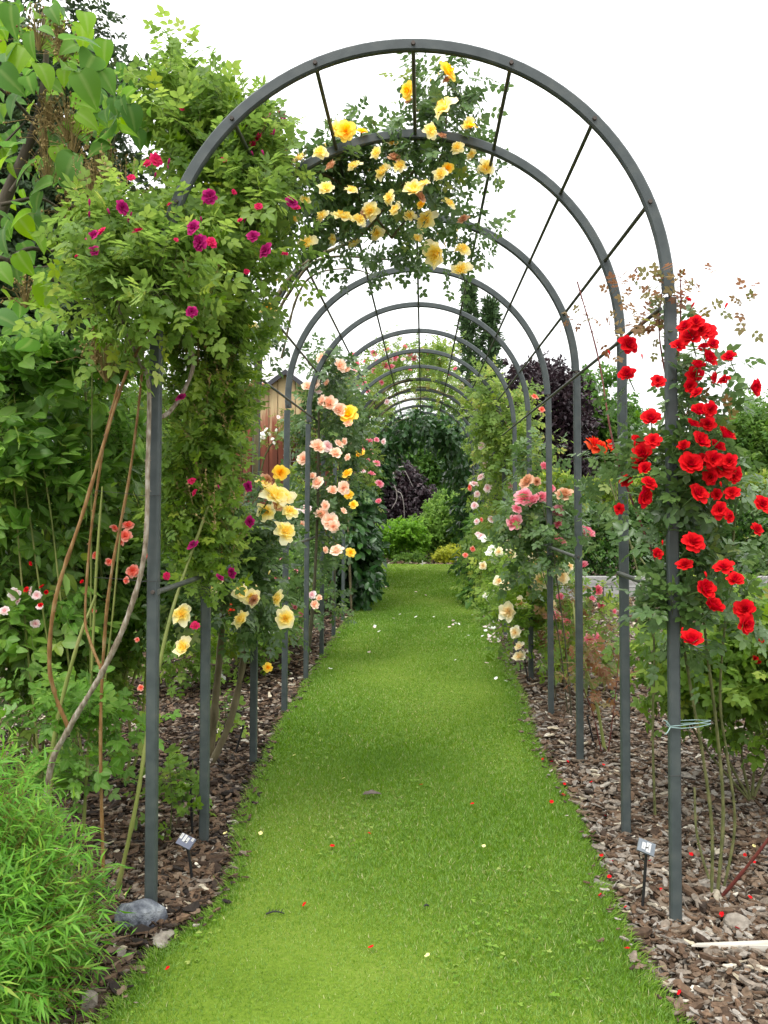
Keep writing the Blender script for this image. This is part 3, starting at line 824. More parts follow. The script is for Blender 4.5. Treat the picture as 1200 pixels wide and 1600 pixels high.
blooms(pr, 'purple', [(410, 185, 30, 3.75), (328, 308, 26), (303, 357, 26), (314, 380, 30), (190, 325, 26, 2.98), (146, 370, 24, 2.96), (148, 392, 18, 2.96), (455, 317, 22, 3.45), (396, 370, 22), (416, 392, 28, 3.35), (300, 488, 20), (283, 622, 18, 3.45),
                      (389, 760, 19, 3.7), (391, 815, 19, 3.75), (302, 852, 21, 3.72), (343, 903, 15, 3.75), (364, 895, 19, 3.8), (390, 200, 26, 3.7), (440, 182, 18, 3.8), (420, 280, 18, 3.5)], 2.97, .02, 0, .92)
buds(pr, 'purple', [(300, 350, 0), (410, 250, 0, 3.5), (170, 360, 0), (330, 780, 0, 3.65), (400, 360, 0, 3.4), (250, 290, 0, 3.1)], 16, 3.0)
blooms(pr, 'magenta', [(243, 250, 26, 3.3), (330, 380, 22), (160, 362, 20, 2.98), (215, 362, 22, 3.0), (404, 323, 16, 3.3), (445, 398, 16, 3.5), (300, 752, 15, 3.6), (305, 770, 15, 3.6), (260, 900, 15, 3.4), (305, 978, 18, 3.75), (205, 278, 15, 3.05), (405, 216, 20, 3.6), (230, 256, 18, 3.3), (463, 325, 16, 3.5), (284, 170, 10, 3.6), (375, 345, 12, 3.2), (265, 320, 12, 3.2), (350, 250, 12, 3.5), (275, 375, 10), (365, 300, 12, 3.3), (120, 400, 10, 2.96), (385, 425, 12, 3.4), (340, 470, 10, 3.3), (425, 210, 12, 3.7), (395, 225, 12, 3.6)], 2.98, .02, 0, .85)

# --- yellow climber over the second and third hoops
yr = thing('climbing_rose', (-1.3, 5.4, 0), 'yellow climbing rose trained up the left posts and across the hoop tops', 'climbing rose', 'roses climbing the arch tunnel')
canes(yr, [(path_px((328, 1180, 5.35), (338, 1080, 5.35), (347, 980, 5.33), (352, 900, 5.3), (360, 760, 5.2), (375, 620, 5.0)), .026, .012),
           (path_px((330, 1195, 5.3), (362, 1120, 5.28), (384, 1010, 5.26), (393, 920, 5.25), (400, 700, 5.2), (405, 560, 5.2), (430, 470, 5.2), (480, 410, 5.1), (560, 370, 4.9), (620, 300, 4.6), (660, 250, 4.4)), .022, .007)], M['cane_brown'])
canes(yr, [(path_px((420, 520, 5.25), (450, 460, 5.25), (500, 405, 5.2), (600, 405, 5.3), (680, 415, 5.35)), .012, .004),
           (path_px((440, 560, 5.3), (462, 470, 5.3), (490, 430, 5.25), (545, 420, 5.2), (590, 432, 5.2)), .009, .003),
           (path_px((465, 255, 4.3), (520, 280, 4.35), (570, 320, 4.45), (612, 372, 4.6)), .009, .006),
           (path_px((612, 372, 4.6), (650, 320, 4.5), (690, 240, 4.3), (700, 130, 4.2)), .008, .003)], M['cane_brown'])
lb, tb = Buf(), Buf()
E = [ell(500, 290, 4.35, 60, 60, .3, 3600), ell(590, 290, 4.5, 90, 65, .3, 5200), ell(680, 240, 4.4, 60, 60, .25, 3000), ell(690, 150, 4.25, 24, 45, .12, 700), ell(560, 375, 5.0, 90, 35, .25, 1500), ell(700, 360, 4.9, 42, 55, .2, 1500),
     ell(735, 290, 4.6, 40, 50, .15, 900), ell(440, 330, 4.6, 40, 60, .25, 1700)]
foliage(lb, tb, E, 430, (.10, .22), 5, (.07, .12), [R_LEAF], clump=95, spread=.36, up=.15, droop=.35)
E = [ell(382, 500, 5.0, 16, 40, .2, 450), ell(398, 815, 4.95, 30, 26, .2, 900), ell(365, 900, 4.9, 75, 70, .25, 3500), ell(300, 930, 4.5, 50, 60, .2, 1500), ell(410, 920, 5.2, 50, 70, .2, 2000)]
foliage(lb, tb, E, 330, (.10, .22), 5, (.075, .13), [R_LEAF], clump=55, spread=.36, up=.25, droop=.3)
lb.build('foliage', M['rose_grey'], yr); tb.build('twig', M['twig'], yr)
blooms(yr, 'yellow', [(697, 172, 42, 4.1), (735, 199, 30, 4.2), (525, 203, 30, 4.05), (612, 225, 32, 4.3), (760, 266, 34, 4.45), (645, 300, 36, 4.15), (600, 272, 32, 4.3), (510, 297, 30, 4.05), (535, 342, 36, 4.3), (668, 347, 38, 4.55), (685, 396, 48, 4.6), (722, 426, 38, 4.7),
                      (722, 392, 28, 4.7), (482, 385, 38, 4.15), (420, 490, 34, 4.75), (555, 385, 26, 4.7), (580, 330, 30, 4.3), (690, 275, 30, 4.2), (425, 776, 48, 4.72), (408, 760, 34, 4.72), (442, 780, 40, 4.75), (443, 832, 40, 4.75), (447, 966, 38, 4.8), (380, 970, 36, 4.6), (436, 936, 28, 4.85),
                      (397, 932, 32, 4.65), (285, 962, 36, 4.2), (290, 1012, 36, 4.2), (330, 907, 36, 4.5), (375, 925, 28, 4.6), (620, 330, 26, 4.3), (390, 515, 30, 4.75), (470, 250, 26, 4.05), (500, 240, 26, 4.05), (555, 262, 26, 4.15), (590, 240, 24, 4.2), (625, 262, 26, 4.2), (662, 290, 26, 4.2), (548, 300, 24, 4.15), (475, 315, 24, 4.1), (700, 320, 26, 4.35), (640, 340, 24, 4.4), (560, 345, 26, 4.3), (505, 340, 24, 4.2), (590, 365, 24, 4.5), (650, 375, 22, 4.55), (715, 232, 24, 4.2), (672, 205, 26, 4.1), (740, 245, 22, 4.3), (610, 310, 24, 4.2), (460, 345, 24, 4.2), (525, 375, 24, 4.5), (425, 440, 24, 4.7), (414, 800, 30, 4.72), (452, 800, 28, 4.75)], 4.5, .03, -.14, .90)
blooms(yr, 'dead', [(520, 262, 22, 4.1), (615, 250, 22, 4.2), (655, 310, 20, 4.2), (575, 335, 22, 4.3), (690, 215, 18, 4.1), (725, 345, 20, 4.4), (545, 215, 16, 4.05), (413, 752, 24, 4.72), (398, 938, 18, 4.6), (700, 128, 18, 4.1), (640, 160, 16, 4.2), (432, 792, 18, 4.7)], 4.3, .03, -.12)
buds(yr, 'yellow', [(640, 200, 0, 4.2), (700, 150, 0, 4.15), (600, 290, 0, 4.2), (520, 230, 0, 4.1), (720, 300, 0, 4.3), (420, 780, 0, 4.7), (390, 920, 0, 4.6), (690, 390, 0, 4.6)], 18, 4.3)
blooms(yr, 'gold', [(695, 115, 38, 4.1), (640, 143, 30, 4.2), (541, 206, 36, 4.05), (437, 740, 30, 4.75), (565, 208, 22, 4.2), (418, 1042, 17, 5.0), (735, 200, 24, 4.15), (660, 320, 18, 4.3), (418, 482, 22, 4.7), (700, 265, 22, 4.25)], 4.3, .03, -.14, .90)

# --- red climber on the right of the first hoop
rr_ = thing('climbing_rose', (1.13, 3.55, 0), 'bright red climbing rose tied to the front post on the right', 'climbing rose', 'roses climbing the arch tunnel')
canes(rr_, [(path_px((1112, 1410, 3.5), (1112, 1290, 3.48), (1098, 1180, 3.45), (1080, 1080, 3.42), (1062, 960, 3.4), (1050, 800, 3.38), (1045, 620, 3.36), (1056, 480, 3.36)), .0068, .004),
            (path_px((1120, 1410, 3.52), (1130, 1270, 3.52), (1120, 1140, 3.5), (1105, 1020, 3.48), (1092, 880, 3.45), (1080, 700, 3.42), (1070, 560, 3.4)), .0075, .004),
            (path_px((1126, 1412, 3.56), (1148, 1290, 3.56), (1136, 1180, 3.54), (1125, 1080, 3.52), (1140, 900, 3.5), (1150, 760, 3.45), (1130, 640, 3.42)), .0062, .0035),
            (path_px((1118, 1405, 3.6), (1090, 1310, 3.65), (1085, 1230, 3.7)), .006, .004)], M['cane_moss'], thorns=3.0)
canes(rr_, [(path_px((1115, 1415, 3.5), (1150, 1375, 3.42), (1190, 1325, 3.35), (1230, 1270, 3.3)), .008, .006),
            (path_px((1046, 620, 3.4), (1030, 520, 3.4), (1036, 440, 3.4)), .004, .002), (path_px((1060, 560, 3.3), (1064, 470, 3.3), (1062, 425, 3.3)), .004, .002), (path_px((1060, 960, 3.5), (1010, 840, 3.6), (960, 700, 3.75), (935, 560, 3.9), (902, 440, 3.95)), .006, .003)], M['cane_red'], thorns=.6)
lb, tb = Buf(), Buf()
E = [ell(1050, 600, 3.38, 24, 60, .1, 1000), ell(1085, 640, 3.4, 30, 60, .1, 1400), ell(1050, 760, 3.38, 40, 60, .12, 2300), ell(1095, 760, 3.42, 34, 60, .12, 2000), ell(1055, 880, 3.38, 36, 60, .12, 2000), ell(1005, 740, 3.6, 18, 50, .1, 600),
     ell(1095, 890, 3.45, 28, 60, .12, 1300), ell(1045, 970, 3.36, 24, 36, .1, 600), ell(1120, 580, 3.4, 24, 30, .1, 360), ell(1000, 640, 3.7, 22, 30, .1, 260), ell(1130, 940, 3.4, 24, 30, .1, 400)]
foliage(lb, tb, E, 300, (.08, .17), 4, (.075, .125), [R_LEAF], clump=75, spread=.36, up=.2, droop=.25)
lb.build('foliage', M['rose_grey'], rr_); tb.build('twig', M['twig'], rr_)
lb = Buf()
foliage(lb, lb, [ell(1055, 470, 3.35, 28, 40, .08), ell(1020, 520, 3.5, 34, 22, .1), ell(945, 500, 3.9, 40, 60, .1, 700), ell(1150, 490, 3.5, 22, 18, .06, 250), ell(1120, 660, 3.35, 40, 30, .1, 300)], 40, (.08, .16), 4, (.045, .08), [R_LEAF], up=.5, droop=.2, twr=.0012)
lb.build('young_foliage', M['rose_red'], rr_)
RED = [(1088, 506, 28), (1080, 530, 40), (1105, 521, 32), (1060, 542, 26), (1103, 563, 34), (1100, 545, 22), (1141, 562, 28), (1088, 589, 34), (1090, 616, 22), (1133, 596, 22), (1173, 606, 34), (980, 541, 34, 3.62), (982, 589, 34, 3.62), (1028, 597, 24), (1018, 658, 36), (1093, 648, 34), (1105, 664, 26), (1130, 683, 34), (1092, 692, 36), (996, 692, 28, 3.5), (1007, 712, 40, 3.4), (1000, 723, 28, 3.45), (1080, 728, 40), (1128, 733, 42), (1112, 718, 30), (1145, 742, 28), (1112, 745, 28), (1012, 757, 28), (1003, 774, 36), (980, 752, 22, 3.5), (1088, 773, 36), (1144, 772, 26), (1123, 797, 30), (1137, 807, 20), (968, 795, 18, 3.55), (1080, 850, 38), (1025, 867, 22), (1070, 884, 26), (1131, 889, 32), (1147, 908, 30), (1097, 922, 38), (1110, 952, 38), (1166, 954, 36), (1161, 974, 36), (1080, 1005, 42), (1180, 829, 24), (1190, 790, 32), (1075, 470, 12), (1072, 512, 26), (1096, 518, 28), (1112, 540, 24), (1090, 575, 26), (1110, 590, 24), (1075, 605, 24), (1108, 640, 26), (1080, 665, 24), (1118, 700, 28), (1140, 722, 26), (1100, 722, 28), (1070, 700, 24), (1020, 690, 26), (1008, 735, 24), (1122, 775, 24)]
blooms(rr_, 'red', RED, 3.14, .06, 0, .97)
buds(rr_, 'red', RED, 16, 3.14)

# --- peach climber on the left, fifth and sixth hoops
pe = thing('climbing_rose', (-1.1, 7.9, 0), 'peach climbing rose with a dark stem on left posts before the dark ivy', 'climbing rose', 'roses climbing the arch tunnel')
canes(pe, [(path_px((478, 1045, 8.0), (486, 980, 7.95), (492, 900, 7.9), (496, 800, 7.9), (498, 690, 7.9), (500, 600, 8.0), (520, 560, 8.2)), .018, .009), (path_px((520, 960, 9.3), (525, 850, 9.3), (530, 740, 9.2), (535, 660, 9.2)), .014, .008)], M['cane_dark'])
lb, tb = Buf(), Buf()
E = [ell(505, 590, 8.2, 32, 40, .3, 1400), ell(515, 660, 8.2, 38, 40, .3, 1500), ell(510, 740, 8.2, 36, 60, .3, 1300), ell(510, 830, 8.2, 30, 60, .3, 1300), ell(540, 640, 9.0, 30, 50, .3, 1100), ell(495, 920, 8.4, 26, 50, .25, 800)]
foliage(lb, tb, E, 330, (.14, .28), 5, (.10, .16), [R_LEAF], clump=60, spread=.36, up=.2, droop=.25)
lb.build('foliage', M['rose_grey'], pe); tb.build('twig', M['twig'], pe)
blooms(pe, 'peach', [(505, 562, 30), (530, 572, 30), (480, 606, 26), (493, 600, 22), (505, 627, 26), (516, 632, 36), (530, 642, 32), (545, 665, 24), (495, 700, 36), (475, 718, 28), (525, 710, 30), (528, 695, 22), (498, 756, 30), (535, 762, 30), (520, 768, 24), (502, 806, 32), (517, 815, 36), (526, 862, 30), (510, 790, 22), (470, 820, 20), (545, 580, 20), (522, 822, 26), (490, 945, 22), (500, 935, 16), (512, 600, 18), (540, 690, 18), (488, 745, 18), (545, 715, 16), (506, 860, 18), (535, 800, 18)], 7.75, .05, 0, .80)
blooms(pe, 'gold', [(545, 650, 32), (544, 742, 18), (546, 775, 16), (553, 790, 14), (547, 864, 15)], 7.85, .05)
blooms(pe, 'palepink', [(511, 698, 18), (478, 797, 18), (495, 610, 16), (488, 930, 14), (462, 800, 16)], 7.8, .05)

# --- pink rambler crossing the far hoops
pk = thing('climbing_rose', (-1.05, 13.2, 0), 'pink rambling rose arching over the far hoops of the tunnel', 'climbing rose', 'roses climbing the arch tunnel')
canes(pk, [([(-1.05, 13.2, 0), (-1.0, 13.2, 1.2), (-1.02, 13.2, 2.3), (-.75, 13.3, 3.0), (-.1, 13.4, 3.35), (.5, 13.4, 3.2)], .025, .010), ([(-1.0, 12.2, 0), (-1.05, 12.2, 1.5), (-.98, 12.3, 2.5), (-.5, 12.4, 3.2), (.1, 12.5, 3.4)], .02, .008),
           ([(-.95, 14.6, 0), (-1.0, 14.6, 2.2), (-.6, 14.7, 3.15), (.1, 14.8, 3.38)], .02, .008)], M['cane_brown'])
lb, tb = Buf(), Buf()
E = []
for y in (12.2, 13.4, 14.6, 15.8):
    for a in np.radians([50, 64, 78, 96, 114, 132, 150, 168]):
        rr = 1.16 + .06 * math.sin(a * 3 + y); E.append((np.array([CX + rr * math.cos(a), y, SPR + .03 + rr * math.sin(a)]), np.array([.18, .6, .14]), 1.0 if a > 1.2 else .55))
for y in (12.5, 13.6, 14.8):
    for z in (1.5, 1.9, 2.3): E.append((np.array([-1.1, y, z]), np.array([.24, .5, .28]), 1.1))
foliage(lb, tb, E, 900, (.12, .28), 5, (.09, .16), [R_LEAF7, R_LEAF], clump=150, spread=.5, up=.5, droop=.15, zmin=.9)
foliage(lb, tb, [(np.array([x, 13.0, 3.55]), np.array([.15, .5, .12]), 1) for x in (-.8, -.4, 0, .35)], 34, (.3, .7), 7, (.08, .13), [R_LEAF7], up=1.6, out=.2, droop=.1)
lb.build('foliage', M['rose_yellowgreen'], pk); tb.build('twig', M['twig'], pk)
blooms(pk, 'pink', [(575, 690, 13), (588, 688, 9), (580, 706, 9), (577, 720, 10), (588, 725, 12), (580, 742, 13), (592, 757, 14), (592, 785, 13), (545, 612, 15), (573, 566, 12), (590, 566, 10), (600, 572, 14), (537, 578, 14), (548, 590, 12), (620, 556, 12), (640, 552, 11), (702, 586, 9), (560, 570, 12), (530, 596, 12), (612, 575, 12), (655, 556, 10), (585, 580, 10), (570, 600, 9), (660, 548, 8), (560, 690, 10), (566, 700, 9), (527, 588, 13), (552, 556, 11), (566, 590, 10), (583, 553, 12), (605, 548, 11), (615, 560, 12), (632, 543, 10), (648, 560, 10), (670, 555, 9), (685, 565, 9), (538, 602, 12), (522, 612, 12), (595, 598, 9), (557, 605, 10), (575, 612, 8), (640, 580, 8), (712, 578, 9), (668, 575, 8)], 12.0, .15)
blooms(pk, 'palepink', [(555, 580, 12), (545, 575, 10), (610, 562, 10), (568, 735, 9), (630, 562, 9), (600, 690, 9), (605, 628, 9)], 12.0, .15)
blooms(pk, 'gold', [(564, 708, 13), (560, 712, 9), (540, 745, 14)], 11.9, .05)

# --- pale climber on the right, sixth to tenth hoops
gp = thing('climbing_rose', (.95, 10.6, 0), 'tall pale pink climbing rose with yellowing leaves on right far posts', 'climbing rose', 'roses climbing the arch tunnel')
canes(gp, [(path_px((798, 1005, 10.1), (802, 900, 10.1), (804, 800, 10.1), (803, 700, 10.1), (800, 620, 10.2)), .024, .012), (path_px((790, 980, 11.2), (793, 850, 11.2), (785, 720, 11.1), (760, 640, 11.1)), .02, .01), (path_px((808, 1005, 10.0), (812, 850, 10.0), (815, 720, 10.0), (790, 660, 10.0), (775, 640, 10.0)), .012, .007)], M['cane_brown'])
lb, tb = Buf(), Buf()
E = [ell(785, 640, 10.3, 45, 45, .35, 3300), ell(800, 700, 10.2, 40, 50, .35, 2700), ell(778, 720, 11.2, 32, 60, .5, 2400), ell(775, 800, 11.6, 28, 70, .6, 2400), ell(790, 830, 10.6, 28, 60, .4, 1500), ell(776, 890, 11.5, 24, 50, .4, 1300), ell(830, 690, 9.8, 22, 60, .2, 900)]
foliage(lb, tb, E, 620, (.16, .32), 5, (.10, .17), [R_LEAF], clump=110, spread=.38, up=.1, droop=.4)
lb.build('foliage', M['rose_yellowgreen'], gp); tb.build('twig', M['twig'], gp)
blooms(gp, 'palepink', [(753, 697, 13), (760, 700, 10), (759, 727, 12), (752, 746, 13), (740, 757, 14), (763, 763, 14), (745, 772, 10), (752, 838, 12), (798, 760, 14), (742, 790, 12), (768, 812, 12), (745, 815, 9), (758, 860, 10), (747, 835, 9)], 10.3, .15)
blooms(gp, 'coral', [(735, 762, 10), (753, 812, 7), (738, 858, 9), (727, 868, 9), (835, 621, 12), (846, 640, 10)], 10.2, .1)

# --- pink rose on the fourth and fifth right posts
pn = thing('climbing_rose', (1.12, 6.9, 0), 'dusky pink climbing rose on right middle posts with large full blooms', 'climbing rose', 'roses climbing the arch tunnel')
canes(pn, [(path_px((893, 1120, 6.4), (885, 1020, 6.4), (872, 920, 6.4), (862, 850, 6.4), (848, 790, 6.4)), .006, .0035), (path_px((888, 1120, 6.5), (872, 990, 6.5), (850, 900, 6.5), (830, 830, 6.6)), .0055, .003), (path_px((868, 1090, 7.0), (862, 950, 7.0), (868, 850, 6.9), (880, 790, 6.9)), .005, .003)], M['cane_dark'], thorns=.5)
lb, tb = Buf(), Buf()
E = [ell(835, 800, 6.9, 40, 35, .2, 1500), ell(820, 850, 7.0, 40, 40, .25, 1600), ell(858, 825, 6.7, 30, 45, .25, 900), ell(885, 900, 6.4, 24, 40, .2, 450), ell(845, 740, 7.0, 18, 40, .15, 350)]
foliage(lb, tb, E, 200, (.12, .24), 5, (.09, .15), [R_LEAF], clump=45, spread=.38, up=.2, droop=.25)
lb.build('foliage', M['rose_grey'], pn); tb.build('twig', M['twig'], pn)
blooms(pn, 'pink', [(820, 780, 34), (836, 784, 24), (847, 779, 22), (806, 797, 18), (804, 819, 28), (873, 798, 20), (874, 820, 16), (867, 843, 20), (914, 838, 30), (912, 886, 20), (848, 730, 16), (860, 765, 16), (876, 848, 18)], 6.55, .05)
blooms(pn, 'dead', [(826, 755, 28), (882, 776, 28), (840, 752, 14)], 6.5, .04)

# --- cream rose
cr = thing('rose_bush', (1.0, 8.3, 0), 'cream flowered rose bush among the right posts below the pink roses', 'rose bush', 'rose bushes in the beds')
canes(cr, [(path_px((835, 1060, 8.0), (825, 960, 8.0), (815, 880, 8.0)), .009, .005), (path_px((850, 1060, 7.9), (862, 960, 7.9), (870, 880, 7.9)), .009, .005), (path_px((800, 1020, 9.0), (795, 930, 9.0), (780, 860, 9.0)), .009, .005)], M['cane_green'])
lb, tb = Buf(), Buf()
E = [ell(845, 900, 7.9, 42, 42, .35, 1800), ell(815, 960, 8.1, 40, 60, .35, 1900), ell(780, 910, 9.2, 32, 50, .35, 1500), ell(850, 990, 7.8, 45, 50, .3, 1400)]
foliage(lb, tb, E, 330, (.12, .26), 5, (.09, .15), [R_LEAF], clump=60, spread=.4, up=.35, droop=.2)
lb.build('foliage', M['rose_fresh'], cr); tb.build('twig', M['twig'], cr)
blooms(cr, 'cream', [(795, 955, 28), (845, 907, 28), (840, 880, 24), (878, 898, 22), (866, 903, 18), (815, 942, 20), (790, 915, 16), (812, 1028, 20), (806, 988, 18), (870, 872, 20), (855, 870, 22), (812, 1012, 16), (796, 868, 18), (835, 918, 20), (880, 908, 18), (860, 945, 18), (890, 885, 14), (875, 1000, 16), (795, 838, 14), (780, 862, 14), (845, 990, 14), (865, 1030, 14), (755, 884, 12), (780, 908, 16), (788, 917, 16), (832, 862, 20)], 7.6, .08)
blooms(cr, 'white', [(764, 929, 20), (757, 842, 12), (768, 858, 14), (763, 866, 12), (773, 874, 14), (760, 930, 14), (775, 865, 10), (768, 922, 12)], 9.0, .1)

# --- pink bush roses in the right bed
for (x0, yb, ells_, bl, lab) in (
    (915, 1090, [ell(920, 960, 7.0, 45, 45, .3), ell(905, 1010, 6.8, 40, 50, .3), ell(950, 1000, 6.9, 35, 50, .3)],
     [(936, 923, 20), (923, 937, 16), (940, 947, 16), (922, 1000, 20), (930, 995, 16), (868, 966, 20, 7.2), (876, 935, 16), (958, 955, 10)], 'pink rose bush with reddish young leaves behind the third right post'),
    (870, 1060, [ell(872, 980, 7.6, 32, 45, .3), ell(880, 1030, 7.5, 30, 30, .3)], [(866, 962, 18), (885, 975, 18), (888, 990, 16), (875, 990, 12), (860, 995, 14)], 'small pink rose bush seen between the third and fourth right posts')):
    g = on_ground(x0, yb); rb_ = thing('rose_bush', g, lab, 'rose bush', 'rose bushes in the beds')
    yy = ells_[0][0][1]
    canes(rb_, [([g, g + (.02 * k, .02, .35), np.array([ells_[0][0][0] + .1 * (k - 1), yy, ells_[0][0][2]])], .008, .004) for k in range(4)], M['cane_green'])
    lb, tb = Buf(), Buf(); foliage(lb, tb, ells_, 62, (.10, .22), 4, (.08, .13), [R_LEAF], clump=30, up=.5)
    lb.build('foliage', M['rose_yellowgreen'], rb_); tb.build('twig', M['twig'], rb_)
    lb = Buf(); foliage(lb, lb, ells_, 26, (.1, .2), 4, (.08, .12), [R_LEAF], up=.6); lb.build('young_foliage', M['rose_red'], rb_)
    blooms(rb_, 'pink', bl, yy - .3, .05)

# --- thin red-leaved young rose beside the third right post
g = on_ground(940, 1170); t = thing('rose_bush', g, 'thin young rose with red stems and sparse leaves between right posts', 'rose bush', 'rose bushes in the beds')
canes(t, [(path_px((945, 1172, 5.55), (930, 1090, 5.6), (905, 1010, 5.7), (895, 940, 5.8)), .012, .006)], M['cane_green'], thorns=.6)
canes(t, [(path_px((940, 1175, 5.5), (925, 1110, 5.5), (905, 1060, 5.5), (900, 1010, 5.5)), .004, .002), (path_px((950, 1178, 5.5), (960, 1100, 5.5), (968, 1020, 5.6)), .004, .002)], M['cane_red'])
lb = Buf(); foliage(lb, lb, [ell(925, 1060, 5.6, 40, 40, .15), ell(905, 1090, 5.5, 20, 20, .1), ell(960, 1040, 5.6, 15, 30, .1)], 22, (.08, .16), 4, (.07, .11), [R_LEAF], up=.3)
lb.build('foliage', M['rose_red'], t)

# --- orange red bush rose left of the red climber
g = np.array([1.05, 5.0, 0]); t = thing('rose_bush', g, 'rose bush with one ragged orange red bloom left of the red climber', 'rose bush', 'rose bushes in the beds')
canes(t, [(path_px((1024, 1290, 4.28), (1020, 1150, 4.3), (1022, 1000, 4.3), (1018, 900, 4.3)), .007, .005), (path_px((1022, 1000, 4.3), (985, 850, 4.4), (955, 760, 4.5), (940, 700, 4.5)), .005, .003), (path_px((1020, 900, 4.3), (970, 820, 4.6), (960, 720, 4.7)), .005, .003)], M['cane_moss'], thorns=1)
lb, tb = Buf(), Buf(); foliage(lb, tb, [ell(945, 735, 4.6, 26, 35, .12), ell(965, 800, 4.6, 22, 45, .12), ell(990, 890, 4.5, 18, 25, .12), ell(1015, 960, 4.3, 14, 50, .1, 300)], 32, (.08, .18), 4, (.08, .12), [R_LEAF], clump=30, up=.2)
lb.build('foliage', M['rose_grey'], t); tb.build('twig', M['twig'], t)
blooms(t, 'orange', [(926, 697, 28), (940, 700, 18), (952, 693, 14), (960, 702, 12), (970, 727, 10)], 4.4, .04)

# --- leafy green rose bush right of the red climber
g = np.array([1.75, 4.6, 0]); t = thing('rose_bush', g, 'dense green rose bush low behind the red climber', 'rose bush', 'rose bushes in the beds')
canes(t, [([g, g + (.1 * k - .25, 0, .3), g + (.25 * k - .5, -.1, .7)], .008, .004) for k in range(5)], M['cane_moss'])
lb, tb = Buf(), Buf(); foliage(lb, tb, [ell(1130, 1060, 4.5, 70, 70, .35), ell(1190, 1040, 4.5, 60, 90, .35), ell(1060, 1040, 4.7, 40, 60, .25, 1700), ell(1150, 980, 4.6, 60, 40, .3), ell(1260, 1050, 4.6, 60, 80, .4)], 620, (.10, .22), 5, (.10, .15), [R_LEAF], clump=110, up=.45)
lb.build('foliage', M['rose_fresh'], t); tb.build('twig', M['twig'], t)
blooms(t, 'red', [(1185, 1037, 12), (1190, 997, 14), (1180, 1030, 10)], 4.15, .02)

# --- red flowered bush at the right edge
t = thing('rose_bush', np.array([2.4, 5.3, 0]), 'rose bush with large red blooms at the right edge before the hedge', 'rose bush', 'rose bushes in the beds')
lb, tb = Buf(), Buf(); foliage(lb, tb, [ell(1190, 830, 5.2, 30, 60, .2), ell(1180, 900, 5.2, 40, 50, .2), ell(1230, 900, 5.2, 50, 120, .3)], 80, (.1, .22), 4, (.09, .13), [R_LEAF], clump=30, up=.4)
canes(t, [([(2.4, 5.3, 0), (2.3, 5.25, .6), (2.15, 5.2, 1.3)], .010, .005), ([(2.4, 5.3, 0), (2.5, 5.25, .7), (2.3, 5.2, 1.5)], .010, .005)], M['cane_green'])
lb.build('foliage', M['rose_grey'], t); tb.build('twig', M['twig'], t)
blooms(t, 'red', [(1200, 795, 26), (1215, 840, 24), (1230, 900, 24)], 5.0, .05)

# ------------------------------------------------------------------ left side shrubs
# large heart-leaved tree, upper left
t = thing('broadleaf_tree', (-2.35, 3.9, 0), 'tree with big heart shaped leaves and brown seed heads at upper left', 'tree')
b = Buf()
tube(b, [(-2.35, 3.9, -.05), (-2.3, 3.9, .8), (-2.2, 3.9, 1.7), at(-40, 460, 3.85), at(5, 320, 3.8), at(35, 250, 3.75), at(60, 180, 3.7), at(72, 90, 3.7), at(66, 20, 3.72)], .05, .007, 8, 6)
for pts, r in ((((0, 320), (60, 310), (100, 330)), .010), (((55, 195), (30, 165), (-10, 130)), .010), (((40, 240), (75, 200), (80, 150)), .007), (((15, 300), (60, 235), (90, 200)), .007), (((-10, 400), (60, 420), (110, 400)), .012), (((-30, 440), (40, 390), (90, 390), (160, 330)), .012), (((-30, 260), (10, 220), (40, 190)), .007),
               (((90, 330), (150, 300), (200, 150)), .008), (((60, 420), (120, 470), (150, 520)), .008)):
    tube(b, [at(x, y, 3.75 + .002 * (x - 50)) for x, y in pts], r, r * .5, 6, 5)
b.build('trunk', M['bark'], t)
lb = Buf()
HL = [(15, 40, .15), (45, 75, .12), (85, 25, .12), (130, 55, .17), (140, 100, .16), (20, 100, .2), (78, 125, .17), (105, 100, .12), (45, 130, .12), (145, 150, .2), (10, 165, .18), (25, 215, .15), (125, 110, .14), (170, 130, .13), (170, 215, .17), (190, 150, .14), (210, 190, .13),
      (215, 205, .14), (220, 225, .12), (100, 270, .17), (55, 290, .14), (60, 345, .16), (95, 250, .12), (70, 380, .16), (20, 340, .15), (35, 310, .13), (110, 395, .15), (70, 470, .15), (20, 500, .17), (125, 445, .12), (10, 430, .15), (35, 550, .15), (90, 500, .13), (5, 80, .16), (190, 170, .12), (150, 230, .13), (120, 200, .11),
      (160, 180, .13), (0, 245, .16), (30, 265, .15), (85, 215, .12), (230, 175, .09), (10, 20, .14), (60, 20, .11), (100, 75, .12), (115, 290, .13), (0, 380, .15), (40, 420, .13), (145, 190, .13), (20, 130, .16), (75, 45, .1)]
pos = []; dd = []; nn = []; sc = []
for px, py, s in HL:
    for k in range(5):
        ox, oy = (0, 0) if k == 0 else (random.uniform(-26, 26), random.uniform(-26, 26)); y = random.uniform(3.45, 3.62) if k == 0 else random.uniform(3.6, 4.1)
        p = at(px + ox, py + oy, y); d = Vector((random.uniform(-.6, .8), random.uniform(-.5, .3), random.uniform(-1.1, .15))); pos.append(p - np.array(norm(np.array(d))) * s * .5); dd.append(d)
        nn.append((random.uniform(-.6, .6), random.uniform(-.9, .2), random.uniform(.2, 1.0))); sc.append(s * (random.uniform(.62, .86) if k == 0 else random.uniform(.42, .72)))
P_ = np.array(pos); D_ = np.array([tuple(x) for x in dd]); 
instances(lb, L_HEART, P_, frames(D_, np.array(nn)), np.array(sc))
tw_ = np.stack([P_ - norm(D_) * .0, P_ - norm(D_) * .05 + (0, .03, .02), P_ - norm(D_) * .1 + (0, .08, .02)], 1)
lb.build('crown', M['big_leaf'], t)
